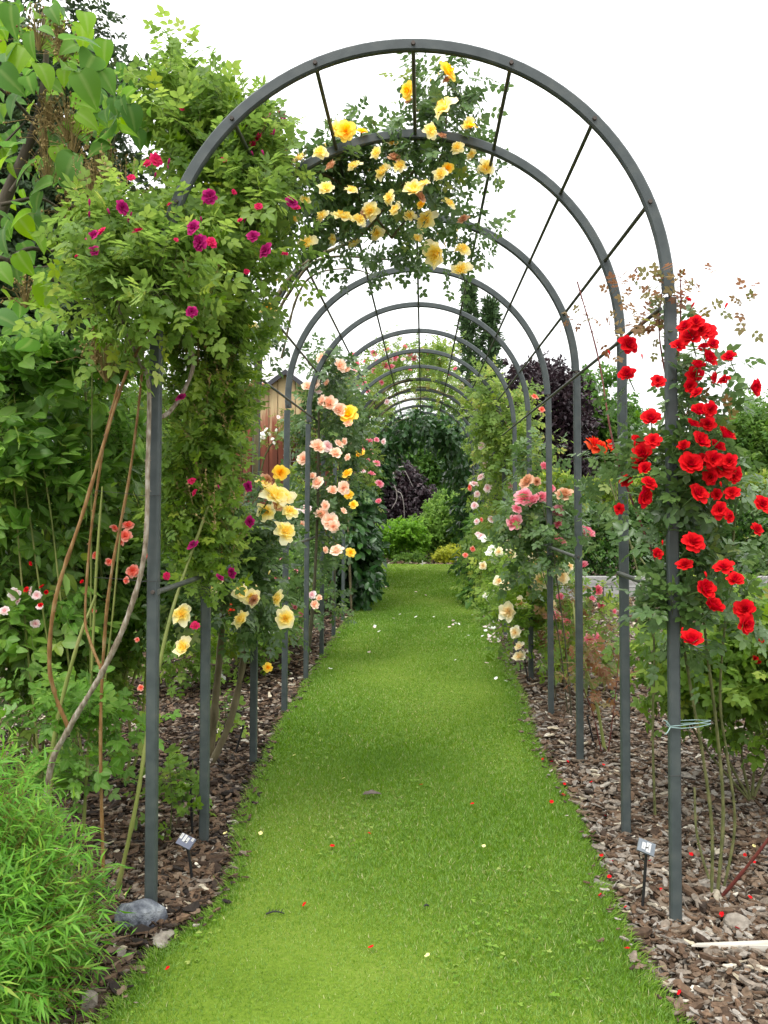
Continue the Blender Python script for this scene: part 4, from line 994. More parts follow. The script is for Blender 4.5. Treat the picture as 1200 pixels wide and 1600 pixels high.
for px, py, s in ((60, 42, .2), (92, 50, .14), (105, 180, .22), (75, 172, .16), (112, 215, .22), (70, 205, .16), (75, 255, .2), (150, 270, .24), (165, 262, .2), (105, 320, .16), (140, 290, .2), (95, 80, .10), (15, 125, .12), (165, 560, .2), (150, 540, .16), (40, 455, .14)):
    c = at(px, py, 3.6); b = Buf(); n = 60
    u = rng.random(n) ** .6; q = c + np.stack([rng.normal(0, .26, n) * s * (1.15 - u) * 2, rng.normal(0, .2, n) * s * 1.5 * (1.15 - u), (u - .5) * s], 1)
    OCT = (np.array([(1, 0, 0), (-1, 0, 0), (0, 1, 0), (0, -1, 0), (0, 0, 1.3), (0, 0, -1.3)]) * .5, (np.array([(0, 2, 4), (2, 1, 4), (1, 3, 4), (3, 0, 4), (2, 0, 5), (1, 2, 5), (3, 1, 5), (0, 3, 5)]),), np.zeros(6))
    instances(b, OCT, q, np.tile(np.eye(3), (n, 1, 1)), rng.uniform(.007, .013, n))
    st = np.stack([np.tile(c - (0, 0, s * .5), (n, 1)), (q + c - (0, 0, s * .15)) / 2, q], 1); twigs(b, st, np.full(n, .0016))
    b.build('seed_head', M['seed'], t)

# bright-leaved sapling behind the purple rose, upper centre left
# leafy tall shrub at left edge
t = thing('leafy_shrub', (-2.3, 4.4, 0), 'tall dense shrub with broad green leaves at the left edge of the bed', 'shrub')
canes(t, [(path_px((120, 1190, 4.4), (110, 1050, 4.4), (75, 850, 4.3), (45, 720, 4.2), (20, 600, 4.1), (10, 540, 4.1)), .012, .006), (path_px((140, 1180, 4.4), (135, 1050, 4.4), (115, 900, 4.4), (85, 760, 4.4), (60, 640, 4.3)), .011, .006), (path_px((100, 1190, 4.6), (60, 1000, 4.5), (10, 850, 4.5), (-20, 720, 4.5)), .012, .006), (path_px((150, 1200, 4.5), (165, 1000, 4.5), (135, 640, 4.4), (136, 540, 4.4)), .008, .005)], M['cane_green'])
lb, tb = Buf(), Buf()
E = [ell(50, 800, 4.3, 80, 130, .4), ell(140, 780, 4.5, 70, 120, .35), ell(40, 950, 4.3, 70, 100, .4), ell(60, 640, 4.3, 70, 70, .35), ell(150, 660, 4.5, 60, 70, .3, 2600), ell(-80, 800, 4.3, 90, 250, .5)]
foliage(lb, tb, E, 900, (.12, .28), 5, (.05, .12), [L_OVAL, L_LANCE, TRIFOIL], clump=150, spread=.36, up=.1, out=.5, droop=.35)
lb.build('foliage', M['shrub_dark'], t)
lb = Buf()
E = [ell(40, 570, 4.0, 55, 50, .2), ell(20, 640, 4.0, 40, 60, .2), ell(110, 600, 4.1, 50, 50, .2, 1600), ell(170, 570, 4.1, 35, 35, .15, 900), ell(30, 760, 3.95, 40, 40, .15, 800), ell(80, 760, 4.0, 70, 110, .2, 3800), ell(60, 920, 4.0, 70, 100, .2, 2800), ell(140, 700, 4.2, 50, 80, .2, 2000)]
foliage(lb, tb, E, 250, (.10, .22), 6, (.06, .12), [L_OVAL, L_LANCE, TRIFOIL], clump=30, up=.7, out=.4, droop=.3)
lb.build('young_foliage', M['shrub_bright'], t); tb.build('twig', M['twig'], t)
canes(t, [(path_px((x0, 1180, 4.05), (x0 + dx * .4, 980, 4.0), (x0 + dx * .7, 800, 3.98), (x0 + dx, yt, 3.95)), .006, .003) for x0, dx, yt in ((105, -85, 600), (128, -70, 680), (60, -50, 640), (140, 4, 540), (150, 60, 700))], M['cane_green'])

# rose shrub between the tall shrub and the purple rose
t = thing('leafy_shrub', (-1.75, 4.75, 0), 'airy green shrub with small leaflets behind the orange canes', 'shrub')
canes(t, [(path_px((150, 1190, 4.7), (160, 1000, 4.7), (185, 800, 4.7), (175, 640, 4.65), (190, 560, 4.6)), .009, .004), (path_px((170, 1180, 4.8), (205, 1000, 4.8), (215, 820, 4.8), (210, 700, 4.8)), .008, .004), (path_px((140, 1180, 4.8), (110, 1000, 4.8), (120, 820, 4.75), (95, 690, 4.7)), .008, .004)], M['cane_green'])
lb, tb = Buf(), Buf()
foliage(lb, tb, [ell(130, 950, 4.75, 60, 80, .3), ell(110, 1070, 4.6, 60, 50, .25, 2400), ell(195, 720, 4.8, 36, 110, .2, 3400), ell(180, 880, 4.9, 40, 70, .25, 2600), ell(160, 620, 4.7, 40, 50, .2, 1500)], 560, (.10, .26), 5, (.07, .12), [R_LEAF, R_LEAF7, TRIFOIL], clump=95, spread=.4, up=.25, droop=.3)
lb.build('foliage', M['rose_fresh'], t); tb.build('twig', M['twig'], t)

# bright seedlings
t = thing('leafy_shrub', (-1.55, 3.75, 0), 'low bright green suckers with toothed leaves at the foot of the canes', 'shrub')
lb, tb = Buf(), Buf()
foliage(lb, tb, [ell(130, 1150, 3.6, 50, 60, .15), ell(190, 1130, 3.8, 40, 50, .15), ell(120, 1240, 3.7, 40, 40, .15, 1200), ell(80, 1120, 3.6, 50, 50, .15), ell(190, 1230, 3.75, 30, 40, .1, 500)], 95, (.08, .2), 5, (.06, .11), [TRIFOIL, R_LEAF], clump=26, up=.4, out=.5)
lb.build('foliage', M['shrub_bright'], t); tb.build('twig', M['twig'], t)
# small suckers beside the first two left posts
for k, (px, py, yb, n, lab) in enumerate(((265, 1190, 1330, 9, 'small rose sucker between the first two left posts'), (300, 1210, 1310, 8, 'leafy rose sucker touching the second left post'), (350, 1130, 1180, 7, 'tiny sprout at the foot of the yellow climber'))):
    g = on_ground(px, yb - 20); t = thing('rose_sucker', g, lab, 'rose sucker', 'rose suckers in the bark')
    lb, tb = Buf(), Buf(); foliage(lb, tb, [(g + (0, 0, .18), np.array([.09, .06, .14]), 1)], n + 4, (.06, .14), 4, (.06, .10), [R_LEAF, TRIFOIL], up=.4)
    tube(tb, [g, g + (.01, 0, .15), g + (.0, .01, .32)], .004, .002, 5, 3)
    lb.build('foliage', M['rose_fresh'], t); tb.build('twig', M['twig'], t)

# coral and mixed bush roses behind on the left
for i, (px, yb, Y, ells_, kind, bl, lab) in enumerate((
    (195, 1230, 4.35, [ell(195, 890, 4.75, 36, 60, .2), ell(225, 960, 4.8, 36, 50, .2), ell(150, 960, 4.75, 36, 50, .2)], 'coral', [(200, 822, 18), (178, 826, 14), (196, 838, 20), (170, 878, 12), (208, 892, 20), (198, 907, 12), (150, 868, 12), (232, 870, 18), (100, 1063, 16), (190, 845, 14), (220, 1075, 10), (214, 1000, 8), (146, 955, 9)], 'coral red rose bush seen between the orange canes'),
    (40, 1230, 4.2, [ell(40, 965, 4.6, 60, 40, .2), ell(100, 1000, 4.7, 50, 40, .2)], 'palepink', [(22, 928, 18), (50, 924, 16), (58, 930, 14), (62, 948, 10), (8, 955, 16), (55, 975, 14), (30, 940, 12), (-10, 940, 16)], 'pale pink low rose bush at the left edge'),
    (62, 1225, 4.15, [ell(70, 1010, 4.6, 50, 30, .2)], 'red', [(42, 922, 9), (66, 918, 9), (72, 926, 8), (64, 946, 8), (50, 880, 8), (130, 910, 8), (20, 1010, 8)], 'low rose bush dotted with small red blooms at far left'),
    (320, 1040, 7.4, [ell(310, 960, 7.3, 60, 60, .4), ell(360, 1000, 7.6, 50, 45, .35), ell(290, 1020, 7.4, 50, 40, .35), ell(260, 1000, 7.3, 40, 60, .3)], 'orange', [(345, 860, 18), (362, 955, 12), (340, 880, 12), (290, 925, 10), (288, 943, 12), (300, 998, 8), (362, 948, 10)], 'dark rose bush with a few orange blooms behind the second left post'),
    (440, 1010, 9.0, [ell(440, 930, 9.0, 42, 50, .45), ell(470, 900, 9.3, 30, 50, .4), ell(420, 960, 8.8, 36, 40, .4)], 'pink', [(433, 903, 9), (432, 947, 12), (455, 948, 10), (460, 950, 9), (428, 965, 9), (450, 905, 7), (462, 893, 8), (465, 918, 7), (470, 960, 9), (478, 955, 8), (440, 875, 7)], 'small flowered pink rose bush behind the fourth left post'),
    (400, 1010, 8.0, [ell(400, 980, 8.0, 40, 35, .35)], 'white', [(345, 1060, 14, 7.6), (390, 985, 12), (415, 990, 12), (405, 995, 10), (425, 985, 9), (300, 1070, 8, 7.5)], 'low rose bush with white blooms behind the third left post'))):
    g = on_ground(px, yb); t = thing('rose_bush', g, lab, 'rose bush', 'rose bushes in the beds')
    canes(t, [([g, g + (.06 * (k - 1.5), 0, .3), np.array(ells_[k % len(ells_)][0]) + (.05 * k, 0, .0)], .010, .005) for k in range(4)], M['cane_green'])
    lb, tb = Buf(), Buf(); foliage(lb, tb, ells_, 220, (.14, .28), 4, (.09, .14), [R_LEAF], clump=50, up=.4)
    lb.build('foliage', M['rose_fresh' if i % 2 else 'shrub_dark'], t); tb.build('twig', M['twig'], t)
    blooms(t, kind, bl, Y - (.42 if Y > 5 else .25), .06)

# feathery narrow-leaved shrub, lower left
t = thing('narrow_leaf_shrub', (-1.52, 2.75, 0), 'bright green feathery shrub with narrow leaves at the lower left corner', 'shrub')
lb, tb = Buf(), Buf()
cs = np.array([-1.52, 2.72, .05])
n = 2000; ph = rng.uniform(0, 2 * PI, n); el = np.arcsin(rng.uniform(-.05, 1, n))
D = np.stack([np.cos(ph) * np.cos(el), np.sin(ph) * np.cos(el), np.sin(el)], 1); 
Ls = rng.uniform(.32, .64, n) * (1 - .15 * (D[:, 2] < .3))
rad3 = np.array([.95, .93, 1.26]); sag = rng.uniform(.05, .25, n)
K = 17; tt = np.linspace(.25, 1, K)
P = cs + (D * rad3)[:, None] * (Ls[:, None] * tt)[:, :, None]; P[:, :, 2] -= (sag[:, None] * tt ** 2.2) * Ls[:, None] * (1 - D[:, 2:3] * .6)
P += rng.standard_normal(P.shape) * .006
Q = P[:, [0, 8, 16]]; twigs(tb, Q, np.full(n, .0018))
N = n * K; Pf = P.reshape(-1, 3); Dd = np.repeat(norm(D * rad3), K, 0); ax = norm(np.cross(Dd, rng.standard_normal((N, 3))))
d = norm(Dd * .75 + ax * .95); nr = ax * .2 + np.array([0, 0, .8]) + rng.standard_normal((N, 3)) * .5
keep = Pf[:, 2] > .02; Pf, d, nr = Pf[keep], d[keep], nr[keep]
rs = np.repeat(rng.random(n), K)[keep]
instances(lb, L_NARROW, Pf, frames(d, nr), rng.uniform(.035, .07, len(Pf)) , np.clip(.45 * rs + .35 * rng.random(len(Pf)) + .2 * np.tile(tt, n)[keep], 0, 1))
foliage(lb, tb, [(np.array([-1.55, 2.74, .30]), np.array([.40, .42, .36]), 1), (np.array([-1.42, 2.66, .22]), np.array([.30, .34, .24]), .6), (np.array([-1.60, 2.8, .55]), np.array([.30, .3, .22]), .5)], 1500, (.10, .2), 11, (.04, .075), [L_NARROW], up=.5, out=.8, droop=.25, shell=.3, face=.9, twr=.0014)
lb.build('foliage', M['willow'], t); tb.build('twig', M['cane_orange'], t)


# ------------------------------------------------------------------ backdrop: trees, hedges, shed
def make_tree(name, base, label, cat, ells, n, size, leafmat, tmpls, clump, spread=.28, trunk_r=.15, limbs=7, group=None, droop=.2, up=.2, leaves=3, length=(.2, .6), shell=.42, barkmat='bark', out=.6, face=.6):
    base = np.asarray(base, float); t = thing(name, base, label, cat, group)
    top = max(ells, key=lambda e: e[0][2])[0]; b = Buf()
    mid = (base + top) / 2 + np.array([rng.normal(0, .1), rng.normal(0, .1), 0])
    tube(b, [base - (0, 0, .1), base * .7 + mid * .3, mid, top], trunk_r, trunk_r * .25, 8, 5, wob=.04)
    for k in range(limbs):
        e = ells[k % len(ells)]; s = base + (top - base) * rng.uniform(.25, .75); tip = e[0] + rng.uniform(-.7, .7, 3) * e[1]
        tube(b, [s, (s + tip) / 2 + (0, 0, .12 * np.linalg.norm(tip - s)), tip], trunk_r * .4, trunk_r * .08, 6, 4)
    b.build('trunk', M[barkmat], t)
    lb = Buf(); foliage(lb, None, ells, n, length, leaves, size, tmpls, clump=clump, spread=spread, up=up, droop=droop, shell=shell, twr=0, out=out, face=face)
    lb.build('crown', M[leafmat], t)
    return t


# dark fine-leaved tree behind upper left
make_tree('evergreen_tree', (-8.2, 14, 0), 'tall dark fine leaved tree rising behind the heart leaved tree', 'tree',
          [ell(70, 50, 14, 90, 70, 1.3), ell(125, 150, 14, 75, 75, 1.2), ell(60, 300, 14, 100, 90, 1.4), ell(130, 230, 14, 60, 60, 1.0, 2600), ell(60, 430, 14, 110, 90, 1.4), ell(-60, 250, 14, 100, 250, 1.5), ell(40, 560, 14, 110, 80, 1.4)],
          3800, (.14, .26), 'tree_dark', SPRAYS, 170, spread=.30, trunk_r=.28, limbs=16, droop=.4, leaves=4, length=(.3, .7))
# background trees beyond the left bed
make_tree('broadleaf_tree', (-5.6, 17, 0), 'mid green tree behind the purple rose at left', 'tree', [ell(230, 700, 17, 70, 90, 1.2), ell(160, 780, 17, 80, 80, 1.2), ell(320, 780, 17, 60, 70, 1.0)], 1300, (.18, .3), 'tree_mid', SPRAYS, 70, trunk_r=.16)
# shrub beyond the shed wall foot
for px, py, Y, rw, rh, mat, lab in ((462, 800, 12.4, 26, 55, 'hedge_lime', 'yellow green conifer shrub in front of the trellis'), (455, 850, 11.6, 40, 42, 'hedge_dark', 'dark green shrub below the trellis behind the left posts'), (380, 850, 12, 36, 50, 'shrub_dark', 'dark shrub by the shed wall behind yellow roses')):
    g = at(px, py, Y); g[2] = 0
    make_tree('garden_shrub', g, lab, 'shrub', [ell(px, py, Y, rw, rh, .35), ell(px, py + 50, Y, rw, 50, .35)], 420, (.10, .18), mat, SPRAYS, 40, trunk_r=.04, limbs=4, length=(.1, .25))
# hedge across the far left
hd = thing('hedge', (-7, 12.8, 0), 'dark clipped hedge behind the left rose bed', 'hedge')
lb = Buf(); E = [(np.array([x, 12.8, z]), np.array([.8, .5, .7]), 1) for x in np.arange(-11, -3.4, .8) for z in (.5, 1.3)]
foliage(lb, None, E, 2600, (.12, .28), 4, (.12, .2), SPRAYS, clump=240, spread=.4, twr=0); lb.build('foliage', M['hedge_dark'], hd)
b = Buf()
for x in np.arange(-11, -3.4, .8): tube(b, [(x, 12.8, -.05), (x + .05, 12.8, .7), (x, 12.85, 1.5)], .05, .02, 6, 3)
b.build('stem', M['bark'], hd)

# shed
SY = 14.0; sx = (448 - VX) * SY / F; apz = at(448, 582, SY)[2]; hw = .86; ez = apz - hw * .74
shed = thing('garden_shed', (sx, SY, 0), 'weathered shed gable with peeling red and cream boards behind left posts', 'shed')
b = Buf(); nb = 12; bw = 2 * hw / nb
for i in range(nb):     # vertical boards with open joints
    x0, x1 = sx - hw + i * bw + .006, sx - hw + (i + 1) * bw - .006; dz = .004 * ((i * 7) % 3)
    z0 = apz - abs(x0 - sx) * .74 - .02; z1 = apz - abs(x1 - sx) * .74 - .02; y0 = SY - .02 + dz
    b.add([(x0, y0, 0), (x1, y0, 0), (x1, y0, z1), (x0, y0, z0), (x0, y0 + .02, 0), (x1, y0 + .02, 0), (x1, y0 + .02, z1), (x0, y0 + .02, z0)], [(0, 1, 2, 3), (5, 4, 7, 6), (4, 0, 3, 7), (1, 5, 6, 2), (3, 2, 6, 7)])
for sg in (-1, 1):
    x = sx + sg * (hw - .015); b.add([(x - .01, SY + .01, 0), (x + .01, SY + .01, 0), (x + .01, SY + 3, 0), (x - .01, SY + 3, 0), (x - .01, SY + .01, ez), (x + .01, SY + .01, ez), (x + .01, SY + 3, ez), (x - .01, SY + 3, ez)], [(0, 4, 7, 3), (1, 2, 6, 5), (0, 1, 5, 4), (3, 7, 6, 2), (4, 5, 6, 7)])
b.add([(sx - hw, SY + .03, 0), (sx + hw, SY + .03, 0), (sx + hw, SY + .03, ez), (sx, SY + .03, apz - .04), (sx - hw, SY + .03, ez)], [(0, 1, 2, 3, 4)])
b.build('wall', M['shed'], shed, smooth=False)
b = Buf()
for sg in (-1, 1):
    a = np.array([sx, SY - .12, apz + .02]); c = np.array([sx + sg * (hw + .14), SY - .12, apz + .02 - (hw + .14) * .74]); dn = np.array([0, 0, -.05]); bk = np.array([0, 3.2, 0])
    a = a + np.array([sg * .001, 0, 0])
    b.add([a, c, c + dn, a + dn, a + bk, c + bk, c + dn + bk, a + dn + bk], [(0, 1, 2, 3), (5, 4, 7, 6), (0, 4, 5, 1), (3, 2, 6, 7), (1, 5, 6, 2)])
rf = b.build('roof', M['tiles'], shed, smooth=False)
b = Buf()
for sg in (-1, 1):
    a = np.array([sx + sg * .002, SY - .145, apz + .035]); c = np.array([sx + sg * (hw + .16), SY - .145, apz + .035 - (hw + .16) * .74]); dn = np.array([0, 0, -.085]); bk = np.array([0, .022, 0])
    b.add([a, c, c + dn, a + dn, a + bk, c + bk, c + dn + bk, a + dn + bk], [(0, 1, 2, 3), (5, 4, 7, 6), (0, 4, 5, 1), (3, 2, 6, 7), (1, 5, 6, 2)])
b.build('verge_board', M['verge'], rf, smooth=False)
# rear red roof
bs = thing('outbuilding', (sx - 1.6, SY + 5, 0), 'red tiled outbuilding just showing behind the shed', 'building')
w0 = at(330, 600, 19); w1 = at(441, 600, 19); zt = at(0, 592, 19)[2]; ze = at(0, 602, 19)[2]
b = Buf(); b.add([(w0[0], 19, ze - .02), (w1[0], 19, ze - .02), (w1[0], 19, 0), (w0[0], 19, 0), (w0[0], 22, ze - .02), (w1[0], 22, ze - .02), (w1[0], 22, 0), (w0[0], 22, 0)], [(0, 3, 2, 1), (4, 5, 6, 7), (1, 2, 6, 5), (0, 4, 7, 3)])
b.build('wall', M['shed'], bs, smooth=False)
b = Buf(); b.add([(w0[0] - .1, 18.85, ze), (w1[0] + .05, 18.85, ze), (w1[0] + .05, 20.5, zt + .12), (w0[0] - .1, 20.5, zt + .12), (w0[0] - .1, 22.1, ze), (w1[0] + .05, 22.1, ze), (w0[0] - .1, 18.85, ze - .06), (w1[0] + .05, 18.85, ze - .06)], [(0, 1, 2, 3), (3, 2, 5, 4), (6, 7, 1, 0)])
b.build('roof', M['tiles'], bs, smooth=False)
# trellis on the shed
tr = thing('trellis', at(466, 745, SY - .1), 'square wooden trellis panel fixed to the shed wall', 'trellis')
x0, z1 = at(444, 672, SY - .1)[0], at(0, 672, SY - .1)[2]; x1, z0 = at(490, 0, SY - .1)[0], at(0, 760, SY - .1)[2]
for i in range(6):
    x = x0 + (x1 - x0) * i / 5; b = Buf(); b.add([(x - .009, SY - .062, z0), (x + .009, SY - .062, z0), (x + .009, SY - .062, z1), (x - .009, SY - .062, z1), (x - .009, SY - .045, z0), (x + .009, SY - .045, z0), (x + .009, SY - .045, z1), (x - .009, SY - .045, z1)], [(0, 1, 2, 3), (5, 4, 7, 6), (4, 0, 3, 7), (1, 5, 6, 2), (3, 2, 6, 7), (0, 4, 5, 1)])
    b.build('upright', M['trellis'], tr, smooth=False)
for i in range(10):
    z = z0 + (z1 - z0) * i / 9; b = Buf(); b.add([(x0 - .02, SY - .08, z - .009), (x1 + .02, SY - .08, z - .009), (x1 + .02, SY - .08, z + .009), (x0 - .02, SY - .08, z + .009), (x0 - .02, SY - .064, z - .009), (x1 + .02, SY - .064, z - .009), (x1 + .02, SY - .064, z + .009), (x0 - .02, SY - .064, z + .009)], [(0, 1, 2, 3), (5, 4, 7, 6), (4, 0, 3, 7), (1, 5, 6, 2), (3, 2, 6, 7), (0, 4, 5, 1)])
    b.build('crosspiece', M['trellis'], tr, smooth=False)
wc = thing('climbing_rose', (sx - .4, SY - .35, 0), 'white flowered climber growing across the shed wall', 'climbing rose')
lb, tb = Buf(), Buf(); foliage(lb, tb, [ell(415, 685, SY - .35, 26, 18, .15), ell(465, 660, SY - .3, 30, 16, .15), ell(495, 680, SY - .3, 20, 26, .15)], 150, (.12, .25), 4, (.08, .12), [R_LEAF7], clump=34, up=.1, droop=.4)
tube(tb, [(sx - .4, SY - .3, 0), (sx - .45, SY - .3, 1.2), (sx - .3, SY - .3, 2.3), (sx + .1, SY - .3, 2.75)], .02, .01, 6, 4)
lb.build('foliage', M['rose_yellowgreen'], wc); tb.build('twig', M['twig'], wc)
blooms(wc, 'white', [(410, 678, 7), (416, 672, 8), (420, 678, 7), (426, 686, 6), (428, 692, 6), (407, 684, 6), (413, 683, 8), (432, 672, 5), (455, 676, 5), (470, 655, 5), (406, 690, 5)], SY - .55, .03)
blooms(wc, 'palepink', [(435, 652, 6), (450, 668, 5), (462, 650, 5), (490, 648, 7)], SY - .55, .03)

# ivy masses on the far posts
for px, lab, E, n in ((-1, 'dark green leafy climber on far left posts beside the lawn', [ell(552, 850, 12.9, 26, 55, .7), ell(556, 915, 12.9, 24, 40, .6), ell(550, 790, 13.2, 22, 40, .6), ell(562, 880, 12.6, 18, 50, .4, 1100)], 900),
                      (1, 'green climber with drooping leaves on far right posts beside the lawn', [ell(762, 850, 13.4, 22, 50, .6), ell(762, 915, 13.2, 22, 36, .5), ell(756, 880, 13.8, 16, 56, .5)], 640)):
    t = thing('leafy_climber', (px * .98, 13, 0), lab, 'climber', 'leafy climbers on the far posts')
    lb, tb = Buf(), Buf(); foliage(lb, tb, E, n, (.12, .28), 5, (.09, .16), [L_OVAL, L_OVAL, L_DIAMOND], clump=110, spread=.38, up=-.1, droop=.5, out=.7)
    for k in range(3): tube(tb, [(px * 1.0, 12.6 + .4 * k, -.05), (px * 1.02, 12.6 + .4 * k, .8), (px * .98, 12.7 + .4 * k, 1.5)], .02, .01, 6, 3)
    lb.build('foliage', M['ivy' if px < 0 else 'tree_mid'], t); tb.build('stem', M['twig'], t)
# vines over the last hoops
t = thing('leafy_climber', (-1.0, 17.9, 0), 'dark vine roofing over the last hoops at the tunnel end', 'climber', 'leafy climbers on the far posts')
lb, tb = Buf(), Buf(); E = []
for y in (17.2, 18.2):
    for a in np.radians(np.arange(-10, 191, 14)): E.append((np.array([CX + .93 * math.cos(a), y, SPR - .05 + .90 * math.sin(a)]), np.array([.24, .5, .2]), 1))
    for z in (.5, 1.0, 1.5, 2.0):
        for sg in (-1, 1): E.append((np.array([CX + sg * 1.02, y, z]), np.array([.22, .5, .3]), .9))
foliage(lb, tb, E, 1000, (.15, .35), 5, (.10, .18), [L_OVAL, L_DIAMOND], clump=140, spread=.5, up=-.2, droop=.5)
tube(tb, [(-1.0, 17.9, 0), (-1.02, 17.9, 1.5), (-.9, 17.9, 2.8), (-.3, 17.9, 3.3), (.4, 17.9, 3.2)], .03, .012, 6, 5)
lb.build('foliage', M['ivy'], t); tb.build('stem', M['cane_brown'], t)

# far garden beyond the lawn
def blob(name, px0, px1, py0, py1, Y, mat, label, n, size, clump, tm=SPRAYS, cat='shrub', stems=0, droop=.15, up=.4, stem_mat='bark'):
    cx, w = (px0 + px1) / 2, (px1 - px0) / 2; cy, h = (py0 + py1) / 2, (py1 - py0) / 2
    g = at(cx, 0, Y); g[2] = 0; t = thing(name, g, label, cat)
    E = [ell(cx, cy, Y, w * .86, h * .86, w * Y / F * .8, 3)] + [ell(cx + w * .5 * math.cos(a), cy + h * .35 * math.sin(a), Y + .2 * math.sin(3 * a), w * .45, h * .5, w * Y / F * .5, .8) for a in np.linspace(0, 6.28, 7)[:-1]]
    lb = Buf(); foliage(lb, None, E, n, (size[0], size[1] * 1.4), 4, size, tm, clump=clump, spread=.32, twr=0, shell=.33, droop=droop, up=up); lb.build('foliage', M[mat], t)
    b = Buf(); r = w * Y / F
    for k in range(max(stems, 3)):
        a = rng.uniform(-1, 1); tube(b, [g + (a * r * .15, rng.uniform(-.3, .1) * r, -.05), g + (a * r * .35, -.3 * r, .35 * (at(0, cy, Y)[2])), at(cx + a * w * .6, cy - h * .1, Y - .1)], .025 if stems else .03, .008, 5, 4)
    b.build('stem', M[stem_mat], t)
    return t


blob('garden_shrub', 584, 664, 812, 876, 22.6, 'lime', 'light green shrub with pale bare stems at the lawn end', 900, (.10, .18), 90, stems=7, stem_mat='pale_bark')
blob('round_bush', 650, 746, 772, 884, 23.4, 'round', 'large rounded green bush at the lawn end', 1700, (.11, .19), 150)
blob('golden_shrub', 680, 728, 860, 886, 21.9, 'gold', 'low golden yellow shrub in front of the rounded bush', 360, (.09, .15), 40)
blob('low_shrub', 620, 664, 868, 886, 21.9, 'tree_light', 'low olive green clump at the lawn end', 260, (.07, .12), 30)
# weeping copper beech
cb = thing('weeping_beech', at(625, 0, 26) * (1, 1, 0), 'dark purple weeping beech with a pale bare branch beyond the lawn', 'tree')
lb = Buf(); E = [ell(615, 742, 26, 34, 26, .7), ell(598, 775, 26, 26, 46, .6), ell(645, 775, 26, 36, 42, .7), ell(655, 830, 26, 24, 36, .6), ell(622, 835, 26, 40, 40, .7), ell(585, 810, 26, 18, 46, .5)]
foliage(lb, None, E, 2500, (.15, .4), 4, (.13, .22), SPRAYS, clump=190, spread=.34, up=-.9, droop=.8, twr=0, shell=.35); lb.build('crown', M['copper'], cb)
b = Buf(); tube(b, [at(625, 900, 26), at(622, 800, 26), at(618, 745, 25.6), at(616, 731, 25.2)], .08, .03, 7, 5)
tube(b, [at(630, 729, 25.2), at(616, 734, 25.05), at(616, 752, 25.0), at(619, 766, 25.0), at(627, 772, 25.0), at(631, 790, 25.0), at(632, 815, 25.1)], .026, .01, 6, 6)
tube(b, [at(619, 766, 25.0), at(620, 780, 25.0), at(612, 795, 25.0)], .016, .007, 6, 4); tube(b, [at(626, 730, 25.2), at(634, 738, 25.1), at(645, 760, 25.1)], .016, .006, 6, 4)
b.build('trunk', M['pale_bark'], cb)
# large trees beyond
make_tree('broadleaf_tree', at(665, 0, 31) * (1, 1, 0), 'big dark green tree framed by the end of the tunnel', 'tree', [ell(655, 745, 31, 60, 55, 1.6), ell(690, 730, 31, 45, 60, 1.5), ell(620, 690, 31, 40, 30, 1.2), ell(700, 670, 31, 36, 40, 1.2), ell(660, 790, 31, 60, 45, 1.4), ell(600, 735, 31.5, 30, 40, 1.2), ell(640, 715, 31, 30, 20, 1.0)], 2300, (.24, .40), 'tree_mid', SPRAYS_L, 170, spread=.30, trunk_r=.22, limbs=12, droop=.5, up=-.1)
make_tree('broadleaf_tree', at(720, 0, 38) * (1, 1, 0), 'pale green tree to the right behind the big dark tree', 'tree', [ell(715, 790, 38, 40, 50, 1.4), ell(745, 760, 38, 40, 60, 1.4), ell(700, 820, 38, 60, 40, 1.4)], 1100, (.26, .42), 'tree_light', SPRAYS, 70, trunk_r=.2)
make_tree('broadleaf_tree', at(560, 0, 40) * (1, 1, 0), 'green tree to the left behind the big dark tree', 'tree', [ell(560, 760, 40, 50, 60, 1.6), ell(520, 790, 40, 50, 60, 1.6), ell(600, 800, 40, 50, 50, 1.6)], 1100, (.28, .44), 'tree_mid', SPRAYS, 70, trunk_r=.2)
# conifer with two spires
cf = thing('conifer', at(752, 0, 28) * (1, 1, 0), 'tall narrow conifer with two spires seen through the hoops', 'tree')
b = Buf(); lb = Buf()
for px, top, w in ((733, 450, 40), (766, 474, 46)):
    base = at(752, 0, 28); base[2] = 0; tip = at(px, top, 28); tube(b, [base, at(px + (752 - px) * .3, 700, 28), at(px, 600, 28), tip], .22, .02, 7, 5)
    n = 950; z = rng.random(n) ** .8; zz = at(0, 800, 28)[2] * (1 - z) + tip[2] * z
    rad = w * 28 / F * np.clip((1 - z) * 1.25, .02, .8) * (.72 + .42 * np.sin(z * 40 + px + 2 * np.sin(z * 9))) * rng.uniform(.2, 1.2, n); ph = rng.uniform(0, 6.28, n)
    xx = tip[0] + rad * np.cos(ph); yy = 28 + rad * np.sin(ph)
    d = norm(np.stack([np.cos(ph), np.sin(ph), rng.uniform(.5, 1.6, n)], 1)); k = rng.integers(0, 3, n)
    P = np.stack([xx, yy, zz], 1)
    for j in range(3):
        s = k == j; instances(lb, SPRAYS_L[j], P[s], frames(d[s], norm(rng.standard_normal((s.sum(), 3)) + (0, 0, .3))), rng.uniform(.22, .42, s.sum()))
b.build('trunk', M['bark'], cf); lb.build('crown', M['conifer'], cf)
make_tree('copper_beech', at(845, 0, 22) * (1, 1, 0), 'dark purple copper beech behind the right posts', 'tree', [ell(838, 605, 22, 40, 36, 1.0), ell(805, 640, 22, 24, 40, .8), ell(870, 650, 22, 42, 60, 1.1), ell(840, 700, 22, 60, 60, 1.2), ell(880, 720, 22, 40, 60, 1.0), ell(800, 715, 22, 26, 60, .8), ell(840, 770, 22, 60, 40, 1.1)], 3000, (.15, .27), 'copper', SPRAYS, 190, spread=.3, trunk_r=.18, limbs=10)
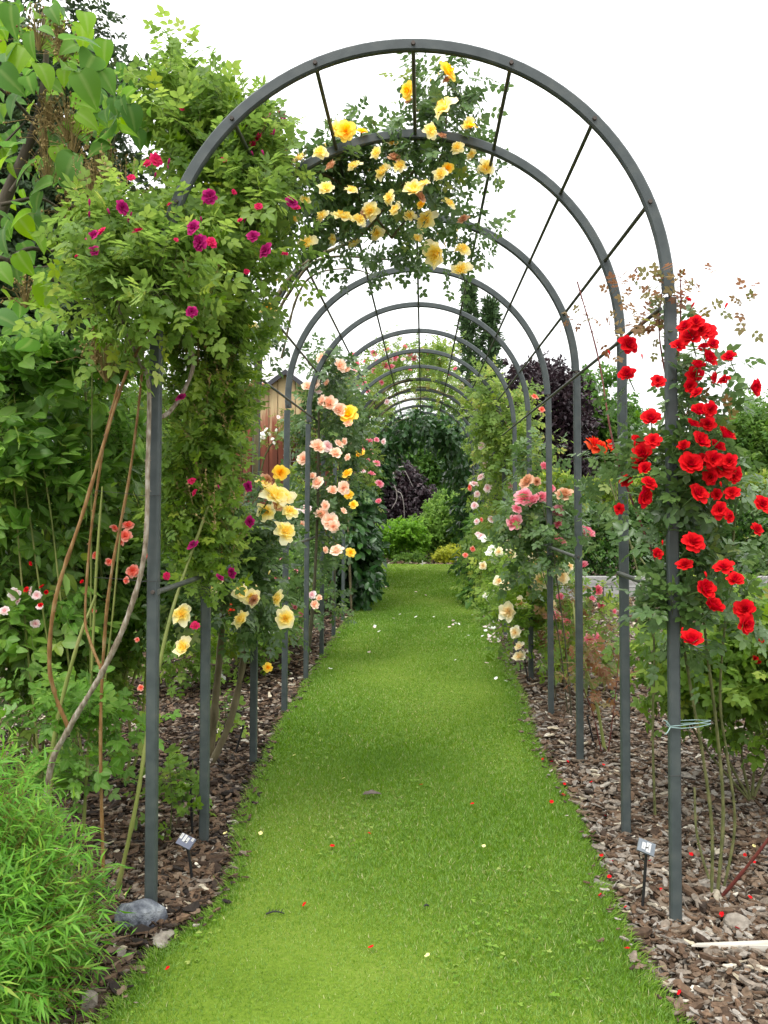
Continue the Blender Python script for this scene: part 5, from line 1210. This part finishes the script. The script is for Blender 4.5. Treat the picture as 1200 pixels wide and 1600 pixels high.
make_tree('broadleaf_tree', at(925, 0, 24) * (1, 1, 0), 'bushy green tree to the right of the copper beech', 'tree', [ell(915, 650, 24, 40, 40, 1.1), ell(945, 680, 24, 45, 50, 1.1), ell(900, 710, 24, 40, 40, 1.0), ell(965, 730, 24, 40, 50, 1.0), ell(925, 610, 24, 28, 22, .7, 500), ell(920, 760, 24, 60, 40, 1.0)], 2200, (.17, .30), 'tree_mid', SPRAYS, 140, trunk_r=.18, limbs=10, up=.7)
make_tree('broadleaf_tree', at(1180, 0, 19) * (1, 1, 0), 'feathery light green tree beyond the hedge at right', 'tree', [ell(1180, 700, 19, 60, 45, 1.0), ell(1150, 730, 19, 50, 40, 1.0), ell(1215, 680, 19, 50, 50, 1.0), ell(1120, 760, 19, 60, 35, .9), ell(1250, 740, 19, 70, 60, 1.0)], 2200, (.16, .28), 'tree_light', SPRAYS_L, 130, trunk_r=.15, limbs=9, up=.6)
make_tree('broadleaf_tree', at(1030, 0, 26) * (1, 1, 0), 'low green tree beyond the hedge behind the red rose', 'tree', [ell(1030, 760, 26, 50, 40, 1.2), ell(1080, 770, 26, 50, 40, 1.2), ell(980, 770, 26, 50, 40, 1.2)], 900, (.2, .34), 'tree_light', SPRAYS, 60, trunk_r=.14)


def hedge(label, x0, x1, y, dy, z0, z1, mat, n, size, taper=.0):
    t = thing('hedge', ((x0 + x1) / 2, y, 0), label, 'hedge'); lb = Buf()
    # leaves lie in a thick skin over a loose box, denser at the face
    xs = rng.uniform(x0, x1, n); u = rng.random(n); front = u < .55; topm = (u >= .55) & (u < .85)
    wob = .10 * np.sin(xs * 3.1) + .07 * np.sin(xs * 7.3 + 1)
    Y = y + rng.uniform(-dy, dy, n); Z = z0 + (z1 - z0) * rng.random(n)
    Y[front] = y - dy + np.abs(rng.normal(0, .09, front.sum())) + wob[front]; Z[topm] = z1 - np.abs(rng.normal(0, .09, topm.sum())) + wob[topm]
    d = norm(np.stack([rng.standard_normal(n), -np.abs(rng.standard_normal(n)), rng.standard_normal(n) + .4], 1)); k = rng.integers(0, 4, n); P = np.stack([xs, Y, Z], 1)
    for j in range(4):
        s = k == j; instances(lb, SPRAYS[j], P[s], frames(d[s], rng.standard_normal((s.sum(), 3)) + (0, -.5, .8)), rng.uniform(*size, s.sum()))
    lb.build('foliage', M[mat], t); b = Buf()
    for x in np.arange(x0 + .3, x1, .7): tube(b, [(x, y, -.05), (x + .06, y, (z0 + z1) / 2), (x, y + .03, z1 - .2)], .05, .02, 6, 3)
    b.build('stem', M['bark'], t); return t


hedge('clipped dark green hedge standing on the sleeper wall', 2.0, 8.5, 15.6, .55, .3, at(0, 792, 15)[2], 'hedge_dark', 9500, (.10, .17))
hedge('taller yellow green hedge behind the dark clipped hedge', 1.9, 9.5, 17.2, .6, .5, at(0, 752, 16.6)[2], 'hedge_lime', 6500, (.12, .22))
# grey sleeper wall
sw = thing('sleeper_wall', (5.0, 14.0, 0), 'low wall of weathered grey timber sleepers below the hedge', 'low wall')
for row, z in enumerate((0.0, .175)):
    x = 2.0 - .4 * row
    while x < 8.5:
        L_ = 2.3; j = rng.uniform(-.008, .008); yy = 14.06 + .05 * row + j; h = .165
        V = [(x + .01, yy, z), (x + L_ - .01, yy + .01, z), (x + L_ - .01, yy + .01, z + h), (x + .01, yy, z + h), (x + .01, yy + .28, z), (x + L_ - .01, yy + .28, z), (x + L_ - .01, yy + .28, z + h - .004), (x + .01, yy + .28, z + h)]
        b = Buf(); b.add(V, [(0, 1, 2, 3), (5, 4, 7, 6), (4, 0, 3, 7), (1, 5, 6, 2), (3, 2, 6, 7), (0, 4, 5, 1)])
        o = b.build('sleeper', M['sleeper'], sw, smooth=False); x += L_
for k in range(5):
    x = 2.9 + 1.3 * k; b = Buf(); b.add([(x - .04, 14.0, -.05), (x + .04, 14.0, -.05), (x + .04, 14.0, .2), (x - .04, 14.0, .2), (x - .04, 14.05, -.05), (x + .04, 14.05, -.05), (x + .04, 14.05, .2), (x - .04, 14.05, .2)], [(0, 1, 2, 3), (5, 4, 7, 6), (4, 0, 3, 7), (1, 5, 6, 2), (3, 2, 6, 7)])
    b.build('peg', M['cane_dark'], sw, smooth=False)

# ------------------------------------------------------------------ small things
def rock(name, c, r, mat, label, seed, cat='rock', squash=(1, 1, 1)):
    r_ = np.random.default_rng(seed); import bmesh
    bm = bmesh.new(); bmesh.ops.create_icosphere(bm, subdivisions=3, radius=1)
    planes = [(norm(r_.standard_normal(3)), r_.uniform(.55, .85)) for _ in range(11)]
    for v in bm.verts:
        p = np.array(v.co)
        for nrm, dist in planes:
            k = p @ nrm
            if k > dist: p = p - nrm * (k - dist) * .93
        p = p * (1 + .03 * math.sin(9 * p[0] + 3 * p[1]) + r_.normal(0, .008))
        v.co = Vector(p * np.array(squash) * r)
    me = bpy.data.meshes.new(name); bm.to_mesh(me); bm.free(); me.materials.append(M[mat])
    for p_ in me.polygons: p_.use_smooth = False
    o = link(name, me); o.location = tuple(c); o.rotation_euler = (0, 0, r_.uniform(0, 6)); tag(o, label, cat); return o


c = on_ground(216, 1460); rock('rock', c + (0, .03, .055), .088, 'rock', 'blue grey angular rock at the foot of the front left post', 3, squash=(1.15, .8, .78))
c = on_ground(256, 1474); rock('rock', c + (0, 0, .015), .05, 'stone_tan', 'flat tan stone beside the blue grey rock', 8, squash=(1.3, .9, .55))
c = on_ground(138, 1578); rock('rock', c + (0, 0, .02), .042, 'stone_tan', 'small pale stone near the lower left lawn edge', 5, squash=(1.0, .9, .9))
c = on_ground(1152, 1455); rock('rock', c + (0, 0, .02), .05, 'stone_tan', 'grey stone behind the bleached plank by the red petals', 9, squash=(1.1, .8, .9))

# bleached splinter of wood
c = on_ground(1200, 1492); b = Buf()
b.add([(-.30, -.006, .0), (.25, -.028, 0), (.25, .03, 0), (-.30, .006, 0), (-.28, -.004, .01), (.25, -.026, .03), (.25, .028, .028), (-.28, .005, .012), (-.02, -.026, .026), (-.02, .024, .028), (-.02, -.028, 0), (-.02, .028, 0)],
      [(0, 10, 8, 4), (10, 1, 5, 8), (4, 8, 9, 7), (8, 5, 6, 9), (3, 7, 9, 11), (11, 9, 6, 2), (0, 4, 7, 3), (1, 2, 6, 5), (0, 3, 11, 10), (10, 11, 2, 1)])
o = b.build('wood_splinter', M['wood_pale'], smooth=False); o.location = tuple(c + (0.02, 0, .02)); o.rotation_euler = (0, 0, -.08); o.scale = (.95, .75, .8); tag(o, 'long bleached splinter of wood on the bark at lower right', 'wood')


def plant_label(g, top, plate_wh, tilt, yaw, platemat, strips, label, roll=0.0):
    t = thing('plant_label', g, label, 'plant label', 'plant labels on stakes')
    b = Buf(); tube(b, [g - (0, 0, .05), (g + top) / 2 + (.003, 0, 0), top], .0062, .0062, 8, 3); b.build('stake', M['black'], t)
    w, h = plate_wh
    Rm = Matrix.Rotation(yaw, 3, 'Z') @ Matrix.Rotation(tilt, 3, 'X') @ Matrix.Rotation(roll, 3, 'Z')
    def T(L): return [np.array(Rm @ Vector(p)) + top for p in L]
    b = Buf(); b.add(T([(-w, -h, 0), (w, -h, 0), (w, h, 0), (-w, h, 0), (-w, -h, -.008), (w, -h, -.008), (w, h, -.008), (-w, h, -.008)]), [(0, 1, 2, 3), (5, 4, 7, 6), (4, 5, 1, 0), (1, 5, 6, 2), (2, 6, 7, 3), (3, 7, 4, 0)])
    pl = b.build('plate', M[platemat], t, smooth=False)
    for (x0, y0, x1, y1) in strips:
        b = Buf(); b.add(T([(x0 * w, y0 * h, .0012), (x1 * w, y0 * h, .0012), (x1 * w, y1 * h, .0012), (x0 * w, y1 * h, .0012)]), [(0, 1, 2, 3)]); st = b.build('tape_strip', M['strip'], pl, smooth=False)
        b = Buf(); ym = (y0 + y1) / 2; dy = (y1 - y0) * .10; xm = (x0 + x1) / 2; dxs = (x1 - x0)
        vert = abs((y1 - y0) * h) > abs(dxs * w)
        for k in np.linspace(-.32, .32, 9):
            if vert: cx_, cy_ = xm, ym + k * (y1 - y0); hw_, hh_ = dxs * .10, (y1 - y0) * .016
            else: cx_, cy_ = xm + k * dxs, ym; hw_, hh_ = dxs * .016, (y1 - y0) * .10
            b.add(T([((cx_ - hw_) * w, (cy_ - hh_) * h, .0018), ((cx_ + hw_) * w, (cy_ - hh_) * h, .0018), ((cx_ + hw_) * w, (cy_ + hh_) * h, .0018), ((cx_ - hw_) * w, (cy_ + hh_) * h, .0018)]), [(0, 1, 2, 3)])
        b.build('printed_text', M['ink'], st, smooth=False)


g = on_ground(302, 1384); y = g[1]
top = at(285, 1311, y - .02)
g2 = g.copy()
plant_label(g, top + np.array([.014, .0, -.008]), (.036, .024), .75, -.15, 'plate', [(-.95, .0, -.62, .95), (-.45, -.25, -.12, .95), (-.0, -.3, .30, .7), (.55, .35, .85, .95)], 'blue grey plant label with four white tape strips near the front left post', roll=-.35)
g = on_ground(1002, 1420); y = g[1]; top = at(1015, 1320, y - .02)
plant_label(g, top + np.array([-.012, 0, -.008]), (.034, .026), .8, .2, 'plate_grey', [(-.55, -.55, -.12, .55), (-.02, -.75, .5, .75)], 'grey plant label with two white strips near the front right post', roll=-.5)
for px, pyb, pyt, dxp, lab in ((184, 1200, 1130, 2, 'thin black stake in the bark behind the orange canes'), (301, 1300, 1225, -3, 'thin black stake beside the second left post'), (366, 1172, 1135, 14, 'short leaning black stake by the third left post'), (930, 1160, 1120, -12, 'short leaning black stake near the third right post'), (826, 1068, 1030, -6, 'short leaning black stake near the fifth right post')):
    g = on_ground(px, pyb); top = at(px + dxp, pyt, g[1]); b = Buf(); tube(b, [g - (0, 0, .05), top], .006, .006, 8, 0)
    tube(b, [top - (0, 0, .004), top + (0, 0, .008)], .009, .009, 8, 0)
    o = b.build('stake', M['black']); tag(o, lab, 'stake', 'black stakes in the bark')

# twine tying the red climber to the post
b = Buf(); z = at(0, 1133, 3.3)[2]; px_ = CX + 1.0
for dz in (-.006, .006):
    P = [(px_ - .026, 3.275, z + dz * .3), (px_ + .02, 3.275, z + dz), (px_ + .09, 3.30, z + dz * 1.2), (px_ + .145, 3.325, z + dz + .004), (px_ + .152, 3.345, z + dz), (px_ + .09, 3.343, z + dz + .003), (px_ + .02, 3.336, z + dz + .002), (px_ - .026, 3.332, z + dz), (px_ - .028, 3.28, z + dz * .4)]
    tube(b, P, .0017, .0017, 5, 0)
for q in ((-.055, .03), (-.05, -.025)): tube(b, [(px_ - .026, 3.272, z), (px_ - .04, 3.262, z + q[1] * .7), (px_ + q[0], 3.262, z + q[1])], .0028, .0018, 5, 4)
o = b.build('twine_tie', M['twine']); tag(o, 'pale blue twine knotted round the front right post and red rose canes', 'twine')
for zc, x0, lab in ((at(0, 775, 3.3)[2], -1.03, 'thin wire tie round the front left post at mid height'), (at(0, 908, 3.3)[2], -1.035, 'thin wire tie round the front left post near the side rail'), (at(0, 1210, 3.3)[2], .965, 'thin wire tie low on the front right post')):
    b = Buf(); a = np.linspace(0, 2 * PI, 9); hx, hy = .028, .024
    P = [(x0 - hx, 3.279, zc), (x0 + hx, 3.279, zc + .002), (x0 + hx, 3.329, zc), (x0 - hx, 3.329, zc), (x0 - hx, 3.279, zc)]
    tube(b, P, .0012, .0012, 5, 0)
    if x0 < 0: tube(b, [(x0 - hx, 3.285, zc), (x0 - .10, 3.27, zc + .01), (x0 - .2, 3.24, zc + .02)], .001, .001, 5, 3)
    o = b.build('wire_tie', M['wire']); tag(o, lab, 'wire tie', 'wire ties on the posts')

# dead leaf and twig on the lawn
b = Buf(); c = on_ground(584, 1242, .03); V0, fc, mid = leaf_t(.5, .5, .12, ((.12, .7), (.35, .8), (.5, 1.1), (.72, .62), (.85, .5)))
instances(b, (V0, fc, mid), np.array([[0, 0, 0.]]), frames(np.array([[1., .15, .1]]), np.array([[-.3, -.1, 1.]])), np.array([.105])); o = b.build('dead_leaf', M['dead_leaf']); o.location = tuple(c - (.06, 0, 0)); tag(o, 'curled grey brown dead leaf lying on the lawn', 'dead leaf')
b = Buf(); c = on_ground(430, 1428, .025); tube(b, [(-.035, 0, 0), (0, .005, .008), (.035, .0, .002)], .004, .002, 5, 4)
for k in range(5): tube(b, [(-.025 + .012 * k, 0, .005), (-.022 + .012 * k, .012, .014)], .002, .001, 4, 0)
o = b.build('twig', M['black']); o.location = tuple(c); tag(o, 'small black twig lying on the lawn near the left edge', 'twig')
b = Buf(); c = on_ground(666, 1416, .02); tube(b, [(-.008, 0, 0), (.0, .0, .006), (.01, .004, .0)], .005, .003, 6, 3); o = b.build('bark_fragment', M['black']); o.location = tuple(c); tag(o, 'tiny black bark fragment on the middle of the lawn', 'bark')

# fallen petals
pb = Buf(); VV = []
for j in range(4):
    for i in range(4):
        u, v = i / 1.5 - 1, j / 3; VV.append((u * .5 * (.45 + .55 * math.sin(v * 2.6 + .4)), v - .5, .22 * u * u * .6 + .25 * (v - .4) ** 2))
pb.add(VV, np.array([(r * 4 + c, r * 4 + c + 1, (r + 1) * 4 + c + 1, (r + 1) * 4 + c) for r in range(3) for c in range(3)]), .7)
PM = {k: pb.mesh('fallen_petal', M[k]) for k in ('p_red', 'p_white', 'p_palepink', 'p_yellow')}


def petal(px, py, size, mat, label, group, z=.03):
    c = on_ground(px, py, z); o = link('fallen_petal', PM[mat]); o.location = tuple(c); o.rotation_euler = (random.uniform(-.6, .6), random.uniform(-.6, .6), random.uniform(0, 6.28)); s = size * random.uniform(.8, 1.2); o.scale = (s, s, s)
    tag(o, label, 'petal', group)


for px, py in [(933, 1308), (940, 1337), (952, 1370), (978, 1417), (1033, 1390), (1015, 1345), (1128, 1429), (1152, 1450), (1062, 1551), (980, 1482), (924, 1222), (928, 1243), (944, 1274), (882, 1225), (880, 1242), (862, 1253), (848, 1186), (862, 1190), (887, 1190), (943, 1195), (1080, 1335), (1164, 1336), (1178, 1347), (955, 1346), (938, 1398), (1172, 1402)]:
    petal(px, py, .018, 'p_red', 'small red rose petal fallen on the bark right of the lawn', 'red petals fallen on the bark')
for px, py in [(577, 1302), (519, 1322), (580, 1480), (658, 1226), (738, 1256), (262, 1513), (476, 1413)]:
    petal(px, py, .018, 'p_red', 'small red rose petal fallen on the lawn', 'red petals fallen on the lawn', .035)
for px, py in [(603, 917), (650, 925), (665, 930), (678, 964), (708, 970), (712, 974), (708, 976), (732, 993), (754, 994), (585, 980), (592, 987), (577, 1019), (586, 978), (516, 1045), (712, 1031), (760, 1036), (650, 964), (625, 960), (790, 1064), (738, 961), (717, 975), (702, 980), (615, 966), (775, 1060)]:
    petal(px, py, .035, random.choice(('p_white', 'p_palepink')), 'pale rose petal fallen on the far lawn', 'pale petals fallen on the lawn', .04)
for k in range(26):
    petal(random.uniform(757, 785), random.uniform(962, 1005), .05, random.choice(('p_white', 'p_palepink')), 'pale rose petal fallen on the bark by the far right posts', 'pale petals fallen on the bark')
for px, py in [(756, 1322), (537, 1216), (407, 1302), (460, 1180), (668, 1493), (352, 1302), (120, 1548), (195, 1398), (1092, 1318), (1178, 1322)]:
    petal(px, py, .02, 'p_yellow', 'faded yellow rose petal fallen on the ground', 'yellow petals fallen on the ground', .035)
# white nursery tag at the far bed
b = Buf(); g = on_ground(660, 884); b.add([g + (-.012, 0, -.02), g + (.012, 0, -.02), g + (.012, 0, .13), g + (-.012, 0, .13), g + (-.012, .004, -.02), g + (.012, .004, -.02), g + (.012, .004, .13), g + (-.012, .004, .13)], [(0, 1, 2, 3), (5, 4, 7, 6), (1, 5, 6, 2), (4, 0, 3, 7), (3, 2, 6, 7)])
o = b.build('plant_tag', M['strip'], smooth=False); tag(o, 'tiny white plant tag in the bed at the lawn end', 'plant tag')

# ------------------------------------------------------------------ light, sky, camera
SUN_EL, SUN_ROT = math.radians(58), math.radians(205)
w = bpy.data.worlds.new('World'); SC.world = w; w.use_nodes = True
N, L = w.node_tree.nodes, w.node_tree.links; N.clear()
sky = N.new('ShaderNodeTexSky'); sky.sky_type = 'NISHITA'; sky.sun_disc = False; sky.sun_elevation = SUN_EL; sky.sun_rotation = SUN_ROT
bg1 = N.new('ShaderNodeBackground'); bg1.inputs[1].default_value = .10; L.new(sky.outputs[0], bg1.inputs[0])
tc = N.new('ShaderNodeTexCoord'); mp = N.new('ShaderNodeMapping'); mp.inputs['Scale'].default_value = (1.6, 1.6, 4.0); mp.inputs['Location'].default_value = (4.1, 2.3, 1.2)
L.new(tc.outputs['Generated'], mp.inputs[0])
ns = N.new('ShaderNodeTexNoise'); ns.inputs['Scale'].default_value = 1.5; ns.inputs['Detail'].default_value = 6; L.new(mp.outputs[0], ns.inputs[0])
cr_ = ramp_node(N, [(.36, G(.30, .325, .36)), (.47, G(.60, .605, .60)), (.56, G(1.0, .985, .95)), (.65, G(1.0, 1.0, 1.0))]); sxyz = N.new('ShaderNodeSeparateXYZ'); L.new(tc.outputs['Generated'], sxyz.inputs[0])
hi_ = N.new('ShaderNodeMapRange'); hi_.inputs[1].default_value = .10; hi_.inputs[2].default_value = .42; hi_.inputs[3].default_value = 0; hi_.inputs[4].default_value = .45; L.new(sxyz.outputs['Z'], hi_.inputs[0])
ad_ = N.new('ShaderNodeMath'); ad_.operation = 'ADD'; L.new(ns.outputs[0], ad_.inputs[0]); L.new(hi_.outputs[0], ad_.inputs[1]); L.new(ad_.outputs[0], cr_.inputs[0])
bg2 = N.new('ShaderNodeBackground'); bg2.inputs[1].default_value = 1.75; L.new(cr_.outputs[0], bg2.inputs[0])
# an overcast sky is about three times as bright overhead as at the horizon
ov = N.new('ShaderNodeMapRange'); ov.inputs[1].default_value = 0; ov.inputs[2].default_value = 1; ov.inputs[3].default_value = .98; ov.inputs[4].default_value = 2.25
L.new(sxyz.outputs['Z'], ov.inputs[0]); L.new(ov.outputs[0], bg2.inputs[1])
mx = N.new('ShaderNodeMixShader'); mx.inputs[0].default_value = .92; L.new(bg1.outputs[0], mx.inputs[1]); L.new(bg2.outputs[0], mx.inputs[2])
o = N.new('ShaderNodeOutputWorld'); L.new(mx.outputs[0], o.inputs[0])
sl = bpy.data.lights.new('sun', 'SUN'); sl.energy = 1.5; sl.angle = math.radians(18); sl.color = (1, .97, .92)
so = bpy.data.objects.new('sun', sl); COL.objects.link(so)
dirv = Vector((math.sin(SUN_ROT) * math.cos(SUN_EL), math.cos(SUN_ROT) * math.cos(SUN_EL), math.sin(SUN_EL)))
so.rotation_euler = dirv.to_track_quat('Z', 'Y').to_euler()

cam = bpy.data.cameras.new('camera'); co = bpy.data.objects.new('camera', cam); COL.objects.link(co)
co.location = (0, 0, CAMZ); co.rotation_euler = (PI / 2, 0, 0)
cam.sensor_fit = 'AUTO'; cam.sensor_width = 36; cam.lens = F / 1600 * 36
cam.shift_x = -60 / 1600; cam.shift_y = -20 / 1600; cam.clip_start = .05; cam.clip_end = 2000
SC.camera = co
SC.render.resolution_x = 768; SC.render.resolution_y = 1024
SC.view_settings.view_transform = 'Standard'; SC.view_settings.look = 'None'; SC.view_settings.exposure = .7; SC.view_settings.gamma = 1
SC.view_settings.use_curve_mapping = False
cy = SC.cycles
cy.max_bounces = 8; cy.diffuse_bounces = 5; cy.glossy_bounces = 2; cy.transmission_bounces = 4; cy.transparent_max_bounces = 4
cy.use_adaptive_sampling = True; cy.adaptive_threshold = .02
cy.use_denoising = True
cy.sample_clamp_indirect = 6
